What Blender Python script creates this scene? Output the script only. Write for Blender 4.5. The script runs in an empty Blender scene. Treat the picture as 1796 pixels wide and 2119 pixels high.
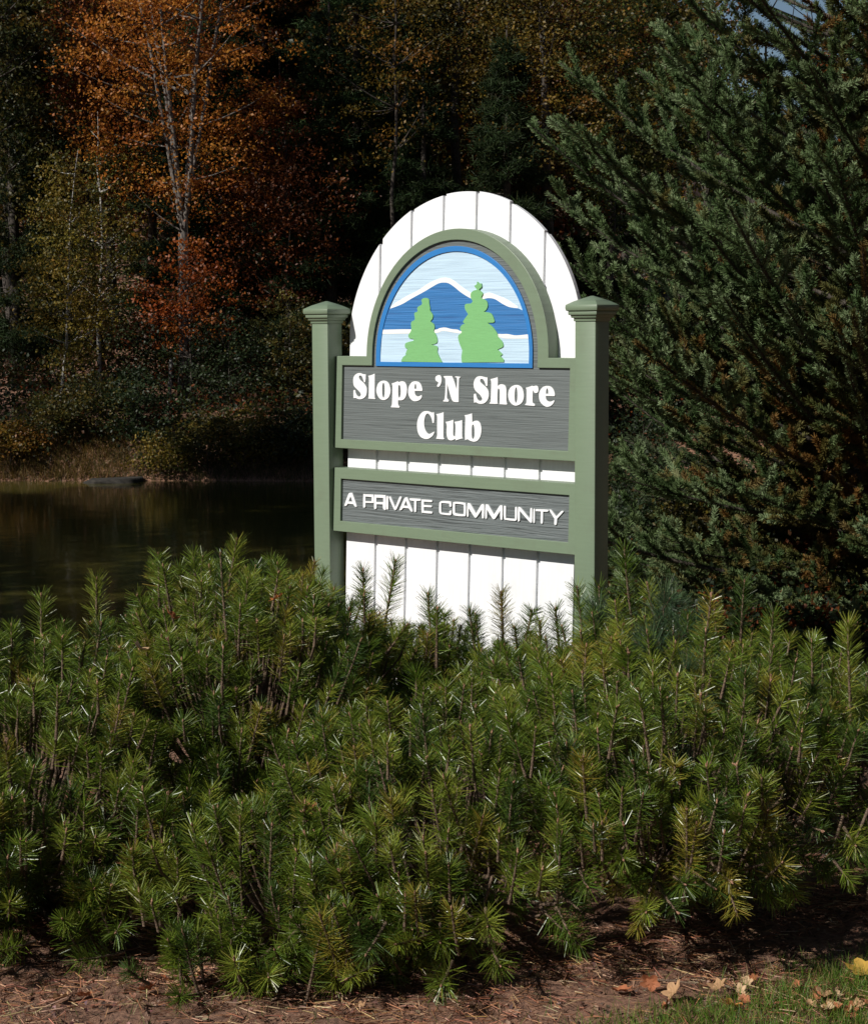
import bpy, math, random
import numpy as np
from mathutils import Vector, Matrix

# ------------------------------------------------------------------ camera
FPX, IW, IH = 3743.0, 1796.0, 2119.0
CP = np.array([5.86611466, -5.64346642, 1.7])
CR = np.array([0.74002558, 0.67256399, -0.00445284])
CU = np.array([-0.06388714, 0.07688287, 0.99499118])
CF = np.array([-0.66953759, 0.73603445, -0.09986348])
scn = bpy.context.scene
cam_d = bpy.data.cameras.new("camera")
cam_o = bpy.data.objects.new("camera", cam_d)
scn.collection.objects.link(cam_o)
cam_d.sensor_fit = 'HORIZONTAL'
cam_d.sensor_width = 36.0
cam_d.lens = FPX / IW * 36.0
cam_d.clip_start = 0.05
cam_d.clip_end = 1000.0
cam_o.matrix_world = Matrix(((CR[0], CU[0], -CF[0], CP[0]),
                             (CR[1], CU[1], -CF[1], CP[1]),
                             (CR[2], CU[2], -CF[2], CP[2]),
                             (0, 0, 0, 1)))
cam_d.dof.use_dof = False
scn.camera = cam_o

# ------------------------------------------------------------------ light
SUN_AZ = math.radians(13.5)      # left of the sign's normal
SUN_EL = math.radians(38.0)
S_DIR = Vector((-math.sin(SUN_AZ) * math.cos(SUN_EL), -math.cos(SUN_AZ) * math.cos(SUN_EL), math.sin(SUN_EL)))
wd = bpy.data.worlds.new("World")
scn.world = wd
wd.use_nodes = True
nt = wd.node_tree
bg = nt.nodes['Background']
sky = nt.nodes.new('ShaderNodeTexSky')
sky.sky_type = 'NISHITA'
sky.sun_disc = False
sky.sun_elevation = SUN_EL
sky.sun_rotation = math.atan2(S_DIR.x, S_DIR.y)
sky.air_density = 1.0
sky.dust_density = 0.2
sky.ozone_density = 1.6
nt.links.new(sky.outputs[0], bg.inputs[0])
bg.inputs[1].default_value = 0.05
sun_d = bpy.data.lights.new("sun", 'SUN')
sun_d.energy = 5.0
sun_d.angle = math.radians(0.53)
sun_d.color = (1.0, 0.96, 0.89)
sun_o = bpy.data.objects.new("sun", sun_d)
scn.collection.objects.link(sun_o)
sun_o.rotation_euler = S_DIR.to_track_quat('Z', 'Y').to_euler()
scn.view_settings.view_transform = 'Standard'
scn.view_settings.look = 'None'
scn.view_settings.gamma = 1.0
scn.view_settings.use_curve_mapping = False
scn.view_settings.exposure = 0.0
scn.cycles.max_bounces = 6
scn.cycles.diffuse_bounces = 3
scn.cycles.transmission_bounces = 3

# ------------------------------------------------------------------ helpers
COL = scn.collection
FH = np.array([CF[0], CF[1], 0.0]); FH /= np.linalg.norm(FH)
RH = np.array([FH[1], -FH[0], 0.0])
C0 = np.array([CP[0], CP[1], 0.0])
UP = np.array([0.0, 0.0, 1.0])
rng = np.random.default_rng(7)


def W(s, t, z=0.0):
    """ground coordinates: s metres ahead of the photographer, t to the right"""
    s, t, z = np.broadcast_arrays(np.asarray(s, float), np.asarray(t, float), np.asarray(z, float))
    return C0 + s[..., None] * FH + t[..., None] * RH + z[..., None] * UP


def tt(u, s):
    return (u - 898.0) / FPX * s


def sst(a, b, x):
    k = np.clip((np.asarray(x, float) - a) / (b - a), 0, 1)
    return k * k * (3 - 2 * k)


def terrain(s, t):
    s = np.asarray(s, float); t = np.asarray(t, float)
    near = -1.75 * sst(8.6, 13.0, s)
    wig = 0.35 * np.sin(t * 0.55) + 0.2 * np.sin(t * 1.3 + 1)
    left = sst(-13.0, -17.5, t)
    right = np.maximum(sst(6.5, 10.0, t), sst(0.5, 1.9, t) * (1 - sst(15, 22, s)))
    basin = near * (1 - np.maximum(left, right)) + np.maximum(left, right) * (-0.2) * sst(9.6, 16, s)
    far = sst(31.4 + wig * .5, 34.6 + wig * .5, s)
    hill = 0.10 + 0.10 * np.clip(s - 35, 0, 22) + 0.30 * np.clip(s - 57, 0, 60)
    hill = hill * (1 - 0.75 * sst(0.13, 0.2, t / np.maximum(s, 1)))
    z = basin * (1 - far) + hill * far
    z = z + 0.02 * np.sin(s * 3.1 + t * 1.7) * np.sin(t * 2.3) * sst(3, 4, s)
    return z


class Buf:
    def __init__(self):
        self.v, self.f, self.c, self.n = [], [], [], 0

    def add(self, V, F, col=None):
        V = np.asarray(V, float).reshape(-1, 3)
        F = np.asarray(F, np.int64)
        self.v.append(V); self.f.append(F + self.n)
        if col is None:
            col = (1, 1, 1)
        col = np.asarray(col, float)
        if col.ndim == 1:
            col = np.tile(col, (len(V), 1))
        self.c.append(col)
        self.n += len(V)

    def mesh(self, name, mat, smooth=False):
        me = bpy.data.meshes.new(name)
        V = np.concatenate(self.v)
        me.vertices.add(len(V)); me.vertices.foreach_set('co', V.astype(np.float32).ravel())
        loops = np.concatenate([f.ravel() for f in self.f])
        cnt = np.concatenate([np.full(len(f), f.shape[1]) for f in self.f])
        st = np.concatenate([[0], np.cumsum(cnt)[:-1]])
        me.loops.add(len(loops)); me.loops.foreach_set('vertex_index', loops.astype(np.int32))
        me.polygons.add(len(cnt))
        me.polygons.foreach_set('loop_start', st.astype(np.int32))
        me.polygons.foreach_set('loop_total', cnt.astype(np.int32))
        if smooth:
            me.polygons.foreach_set('use_smooth', np.ones(len(cnt), bool))
        C = np.concatenate(self.c)
        a = me.color_attributes.new('Col', 'FLOAT_COLOR', 'POINT')
        a.data.foreach_set('color', np.concatenate([C, np.ones((len(C), 1))], 1).astype(np.float32).ravel())
        me.update(calc_edges=True)
        me.materials.append(mat)
        return me

    def build(self, name, mat, parent=None, smooth=False, origin=None):
        if origin is not None:
            self.v = [v - np.asarray(origin, float) for v in self.v]
        o = bpy.data.objects.new(name, self.mesh(name, mat, smooth))
        COL.objects.link(o)
        if parent is not None:
            o.parent = parent
        elif origin is not None:
            o.location = Vector(origin)
        return o


def empty(name, loc, rz=0.0):
    o = bpy.data.objects.new(name, None)
    COL.objects.link(o)
    o.location = Vector([float(a) for a in loc]); o.rotation_euler = (0, 0, rz)
    o.empty_display_size = 0.2
    return o


def tag(o, label=None, cat=None, group=None, kind=None):
    if label: o['label'] = label
    if cat: o['category'] = cat
    if group: o['group'] = group
    if kind: o['kind'] = kind
    return o


def copy_tree(o):
    c = o.copy(); COL.objects.link(c)
    for ch in list(o.children):
        d = ch.copy(); COL.objects.link(d); d.parent = c
        for g in list(ch.children):
            e = g.copy(); COL.objects.link(e); e.parent = d
    return c


def unit(v):
    v = np.asarray(v, float)
    return v / np.maximum(np.linalg.norm(v, axis=-1, keepdims=True), 1e-9)


def tube(buf, pts, rad, sides=6, col=None, cap=True):
    P = np.asarray(pts, float); n = len(P)
    R = np.broadcast_to(np.asarray(rad, float), (n,))
    T = unit(np.gradient(P, axis=0))
    ref = np.array([0.31, 0.87, 0.38])
    A = unit(np.cross(T, ref)); B = np.cross(T, A)
    an = np.linspace(0, 2 * np.pi, sides, endpoint=False)
    V = P[:, None] + R[:, None, None] * (np.cos(an)[None, :, None] * A[:, None] + np.sin(an)[None, :, None] * B[:, None])
    i = np.arange(n - 1)[:, None] * sides; j = np.arange(sides)[None]; k = (j + 1) % sides
    F = np.stack([i + j, i + k, i + sides + k, i + sides + j], -1).reshape(-1, 4)
    buf.add(V.reshape(-1, 3), F, col)
    if cap:
        buf.add(np.concatenate([V[-1], P[-1:] + T[-1:] * R[-1]]),
                np.stack([np.arange(sides), (np.arange(sides) + 1) % sides, np.full(sides, sides)], -1), col)


def blades(buf, base, d, length, width, col, r=rng, tip=0.35, bend=0.0):
    """thin flat needles or grass blades, one quad each"""
    n = len(base)
    d = unit(d)
    rv = unit(r.normal(size=(n, 3)))
    side = unit(np.cross(d, rv))
    length = np.broadcast_to(length, (n,))[:, None]; width = np.broadcast_to(width, (n,))[:, None]
    tipp = base + d * length + np.array([0, 0, -1.0]) * bend * length
    V = np.stack([base - side * width * .5, base + side * width * .5,
                  tipp + side * width * .5 * tip, tipp - side * width * .5 * tip], 1)
    col = np.asarray(col, float)
    if col.ndim == 1: col = np.tile(col, (n, 1))
    buf.add(V.reshape(-1, 3), np.arange(n * 4).reshape(n, 4), np.repeat(col, 4, 0))


def leaves(buf, cen, size, col, r=rng, flat=0.0, curl=0.25):
    """kite shaped leaves folded along the midrib (two triangles each)"""
    n = len(cen)
    nrm = unit(r.normal(size=(n, 3)) + np.array([0, 0, flat]))
    a = unit(np.cross(nrm, unit(r.normal(size=(n, 3)))))
    b = np.cross(nrm, a)
    s = np.broadcast_to(size, (n,))[:, None]
    V = np.stack([cen - a * s * .5, cen + b * s * .34 + nrm * s * curl * .4,
                  cen + a * s * .5, cen - b * s * .34 + nrm * s * curl * .4], 1)
    i = np.arange(n)[:, None] * 4
    F = np.concatenate([i + np.array([0, 1, 2]), i + np.array([0, 2, 3])])
    buf.add(V.reshape(-1, 3), F, np.repeat(np.asarray(col, float), 4, 0))


def mixcol(r, n, cols, w=None, jit=0.25):
    cols = np.asarray(cols, float)
    i = r.choice(len(cols), n, p=w)
    c = cols[i] * (1 + jit * r.normal(size=(n, 1)) * .6 + jit * .35 * r.normal(size=(n, 3)))
    return np.clip(c, 0.002, 0.9)


# ------------------------------------------------------------------ materials
def newmat(name):
    m = bpy.data.materials.new(name); m.use_nodes = True
    return m, m.node_tree, m.node_tree.nodes['Principled BSDF']


def N(nt, typ, **kw):
    n = nt.nodes.new(typ)
    for k, v in kw.items():
        if hasattr(n, k): setattr(n, k, v)
        else: n.inputs[k].default_value = v
    return n


def ramp(nt, fac, stops):
    r = nt.nodes.new('ShaderNodeValToRGB')
    while len(r.color_ramp.elements) < len(stops): r.color_ramp.elements.new(0.5)
    for e, (p, c) in zip(r.color_ramp.elements, stops):
        e.position = p; e.color = (*c, 1)
    nt.links.new(fac, r.inputs[0])
    return r.outputs[0]


def mapped(nt, scale, kind='Object'):
    tc = nt.nodes.new('ShaderNodeTexCoord'); mp = nt.nodes.new('ShaderNodeMapping')
    mp.inputs['Scale'].default_value = scale
    nt.links.new(tc.outputs[kind], mp.inputs[0])
    return mp.outputs[0]


def foliage_mat(name, trans=0.3, rough=0.5, spec=0.4):
    m, nt, b = newmat(name)
    at = N(nt, 'ShaderNodeAttribute', attribute_name='Col')
    nt.links.new(at.outputs['Color'], b.inputs['Base Color'])
    b.inputs['Roughness'].default_value = rough
    b.inputs['Specular IOR Level'].default_value = spec
    tr = N(nt, 'ShaderNodeBsdfTranslucent'); nt.links.new(at.outputs['Color'], tr.inputs['Color'])
    mx = N(nt, 'ShaderNodeMixShader'); mx.inputs[0].default_value = trans
    nt.links.new(b.outputs[0], mx.inputs[1]); nt.links.new(tr.outputs[0], mx.inputs[2])
    nt.links.new(mx.outputs[0], nt.nodes['Material Output'].inputs[0])
    return m


def bark_mat(name, c1, c2, scale=(12, 12, 3), rough=0.9, tint=False):
    m, nt, b = newmat(name)
    v = mapped(nt, scale)
    no = N(nt, 'ShaderNodeTexNoise', Scale=4.0, Detail=6.0); nt.links.new(v, no.inputs['Vector'])
    rc = ramp(nt, no.outputs[0], [(0.38, c1), (0.62, c2)])
    if tint:
        at = N(nt, 'ShaderNodeAttribute', attribute_name='Col'); mu = N(nt, 'ShaderNodeMixRGB', blend_type='MULTIPLY')
        mu.inputs[0].default_value = 1; nt.links.new(rc, mu.inputs[1]); nt.links.new(at.outputs['Color'], mu.inputs[2]); rc = mu.outputs[0]
    nt.links.new(rc, b.inputs['Base Color'])
    bp = N(nt, 'ShaderNodeBump', Strength=0.6, Distance=0.01); nt.links.new(no.outputs[0], bp.inputs['Height'])
    nt.links.new(bp.outputs[0], b.inputs['Normal'])
    b.inputs['Roughness'].default_value = rough
    return m


def paint_mat(name, col, rough=0.45, dirt=0.10, bump=0.15, grain=(3, 3, 40), spec=0.5, dirtcol=(0.12, 0.11, 0.08)):
    """brushed exterior paint with faint grain, weathering and grime"""
    m, nt, b = newmat(name)
    v = mapped(nt, grain)
    n1 = N(nt, 'ShaderNodeTexNoise', Scale=3.0, Detail=5.0); nt.links.new(v, n1.inputs['Vector'])
    v2 = mapped(nt, (1, 1, 1))
    n2 = N(nt, 'ShaderNodeTexNoise', Scale=9.0, Detail=8.0, Roughness=0.65); nt.links.new(v2, n2.inputs['Vector'])
    c = ramp(nt, n1.outputs[0], [(0.3, tuple(a * 0.96 for a in col)), (0.7, tuple(min(a * 1.03, .9) for a in col))])
    mx = N(nt, 'ShaderNodeMixRGB'); nt.links.new(c, mx.inputs[1]); mx.inputs[2].default_value = (*dirtcol, 1)
    f = N(nt, 'ShaderNodeMapRange'); nt.links.new(n2.outputs[0], f.inputs[0])
    f.inputs[1].default_value = 0.52; f.inputs[2].default_value = 0.85; f.inputs[3].default_value = 0; f.inputs[4].default_value = dirt * 3
    nt.links.new(f.outputs[0], mx.inputs[0]); nt.links.new(mx.outputs[0], b.inputs['Base Color'])
    bp = N(nt, 'ShaderNodeBump', Strength=bump, Distance=0.002); nt.links.new(n1.outputs[0], bp.inputs['Height'])
    nt.links.new(bp.outputs[0], b.inputs['Normal'])
    b.inputs['Roughness'].default_value = rough; b.inputs['Specular IOR Level'].default_value = spec
    return m


def blasted_mat(name, hi, lo, strength=0.8, rough=0.6, dens=1.0, dist=0.004):
    """sandblasted cedar: raised horizontal grain under paint"""
    m, nt, b = newmat(name)
    v = mapped(nt, (1.1, 1.0, 42 * dens))
    n1 = N(nt, 'ShaderNodeTexNoise', Scale=3.2, Detail=3.0, Distortion=0.35); nt.links.new(v, n1.inputs['Vector'])
    v2 = mapped(nt, (4, 4, 160 * dens))
    n2 = N(nt, 'ShaderNodeTexNoise', Scale=2.0, Detail=4.0); nt.links.new(v2, n2.inputs['Vector'])
    ad = N(nt, 'ShaderNodeMath', operation='MULTIPLY_ADD'); nt.links.new(n2.outputs[0], ad.inputs[0]); ad.inputs[1].default_value = 0.45
    nt.links.new(n1.outputs[0], ad.inputs[2])
    nt.links.new(ramp(nt, ad.outputs[0], [(0.48, lo), (0.62, hi), (0.85, tuple(min(.9, a * 1.15) for a in hi))]), b.inputs['Base Color'])
    bp = N(nt, 'ShaderNodeBump', Strength=strength, Distance=dist); nt.links.new(ad.outputs[0], bp.inputs['Height'])
    nt.links.new(bp.outputs[0], b.inputs['Normal'])
    b.inputs['Roughness'].default_value = rough
    return m


M_green = paint_mat('sage_paint', (0.165, 0.222, 0.146), rough=0.46, dirt=0.10, bump=0.14)
M_white = paint_mat('white_paint', (0.81, 0.82, 0.84), rough=0.5, dirt=0.05, bump=0.2, grain=(30, 30, 2))
M_grey = blasted_mat('sandblasted_grey', (0.108, 0.125, 0.124), (0.072, 0.085, 0.086), 0.7)
M_grey2 = blasted_mat('sandblasted_grey_coarse', (0.112, 0.130, 0.132), (0.045, 0.054, 0.057), 1.0, dens=0.75, dist=0.007)
M_border = paint_mat('blue_trim_paint', (0.022, 0.185, 0.50), dirt=0.03)
M_mount = blasted_mat('sandblasted_blue', (0.024, 0.150, 0.39), (0.016, 0.100, 0.29), 0.7)
M_sky = blasted_mat('sandblasted_pale_blue', (0.45, 0.60, 0.72), (0.37, 0.52, 0.67), 0.35)
M_snow = paint_mat('snow_white_paint', (0.82, 0.82, 0.80), dirt=0.02)
M_tree = paint_mat('bright_green_paint', (0.190, 0.455, 0.178), dirt=0.03, bump=0.3, grain=(8, 8, 60))
M_letter = paint_mat('letter_white_paint', (0.84, 0.85, 0.86), dirt=0.01, bump=0.05)

M_needle = foliage_mat('pine_needles', 0.26, 0.34, 0.62)
M_spruce = foliage_mat('spruce_needles', 0.14, 0.6, 0.15)
M_leaf = foliage_mat('broad_leaves', 0.40, 0.5, 0.35)
M_straw = foliage_mat('dry_straw', 0.1, 0.7, 0.25)
M_grass = foliage_mat('grass_blades', 0.35, 0.5, 0.35)
M_stem = bark_mat('pine_twig_bark', (0.07, 0.042, 0.026), (0.20, 0.135, 0.09), (60, 60, 60), tint=True)
M_bark = bark_mat('grey_brown_bark', (0.025, 0.020, 0.016), (0.080, 0.064, 0.050))
M_birch = bark_mat('pale_bark', (0.20, 0.18, 0.16), (0.52, 0.50, 0.46), (6, 6, 10))
M_maple = bark_mat('grey_maple_bark', (0.06, 0.05, 0.045), (0.20, 0.175, 0.15), (7, 7, 3))


def ground_mat():
    m, nt, b = newmat('soil_and_litter')
    v = mapped(nt, (1, 1, 1))
    n1 = N(nt, 'ShaderNodeTexNoise', Scale=1.3, Detail=8.0, Roughness=0.6); nt.links.new(v, n1.inputs['Vector'])
    n2 = N(nt, 'ShaderNodeTexNoise', Scale=45.0, Detail=10.0, Roughness=0.75); nt.links.new(v, n2.inputs['Vector'])
    c1 = ramp(nt, n2.outputs[0], [(0.33, (0.07, 0.033, 0.021)), (0.5, (0.27, 0.130, 0.080)), (0.7, (0.52, 0.29, 0.18))])
    c2 = ramp(nt, n2.outputs[0], [(0.33, (0.07, 0.038, 0.026)), (0.7, (0.42, 0.24, 0.155))])
    mx = N(nt, 'ShaderNodeMixRGB'); nt.links.new(n1.outputs[0], mx.inputs[0]); nt.links.new(c1, mx.inputs[1]); nt.links.new(c2, mx.inputs[2])
    nt.links.new(mx.outputs[0], b.inputs['Base Color'])
    bp = N(nt, 'ShaderNodeBump', Strength=0.9, Distance=0.02); nt.links.new(n2.outputs[0], bp.inputs['Height'])
    nt.links.new(bp.outputs[0], b.inputs['Normal'])
    b.inputs['Roughness'].default_value = 0.95
    return m


def water_mat():
    m, nt, b = newmat('pond_water')
    b.inputs['Base Color'].default_value = (0.056, 0.050, 0.011, 1)
    b.inputs['Roughness'].default_value = 0.09
    b.inputs['IOR'].default_value = 1.33
    v = mapped(nt, (1, 1, 1))
    n1 = N(nt, 'ShaderNodeTexNoise', Scale=1.6, Detail=4.0); nt.links.new(v, n1.inputs['Vector'])
    bp = N(nt, 'ShaderNodeBump', Strength=0.12, Distance=0.06); nt.links.new(n1.outputs[0], bp.inputs['Height'])
    nt.links.new(bp.outputs[0], b.inputs['Normal'])
    return m


# ------------------------------------------------------------------ ground and pond
def build_ground():
    s = np.concatenate([np.linspace(-40, 2.5, 12), np.arange(2.7, 7.0, 0.06), np.arange(7.0, 16, 0.3), np.arange(16, 60, 0.8), np.linspace(60, 220, 30)])
    t = np.concatenate([np.linspace(-120, -20, 16), np.arange(-19, -3, 0.8), np.arange(-3, 3, 0.06), np.arange(3, 20, 0.8), np.linspace(20, 120, 16)])
    S, T = np.meshgrid(s, t, indexing='ij')
    Z = terrain(S, T)
    near = (1 - sst(6, 8, S)) * sst(2.0, 2.8, S)
    Z = Z + near * (0.012 * np.sin(S * 9 + np.sin(T * 7) * 2) * np.sin(T * 11 + 2) + 0.008 * rng.normal(size=S.shape))
    V = W(S, T, Z)
    ns, n_t = S.shape
    i = np.arange(ns - 1)[:, None] * n_t + np.arange(n_t - 1)[None]
    F = np.stack([i, i + 1, i + n_t + 1, i + n_t], -1).reshape(-1, 4)[:, ::-1]
    b = Buf(); b.add(V.reshape(-1, 3), F)
    o = b.build('ground', ground_mat(), smooth=True)
    tag(o, 'bare brown soil around the sign and rising to the wooded bank', kind='structure')
    b = Buf()
    V = W(np.array([8.5, 8.5, 37, 37]), np.array([-40, 12, 12, -40]), np.full(4, -1.0))
    b.add(V, [[0, 1, 2, 3]])
    tag(b.build('pond_water', water_mat()), 'still dark olive pond between the hedge and the autumn woods', kind='structure')


build_ground()

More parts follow.
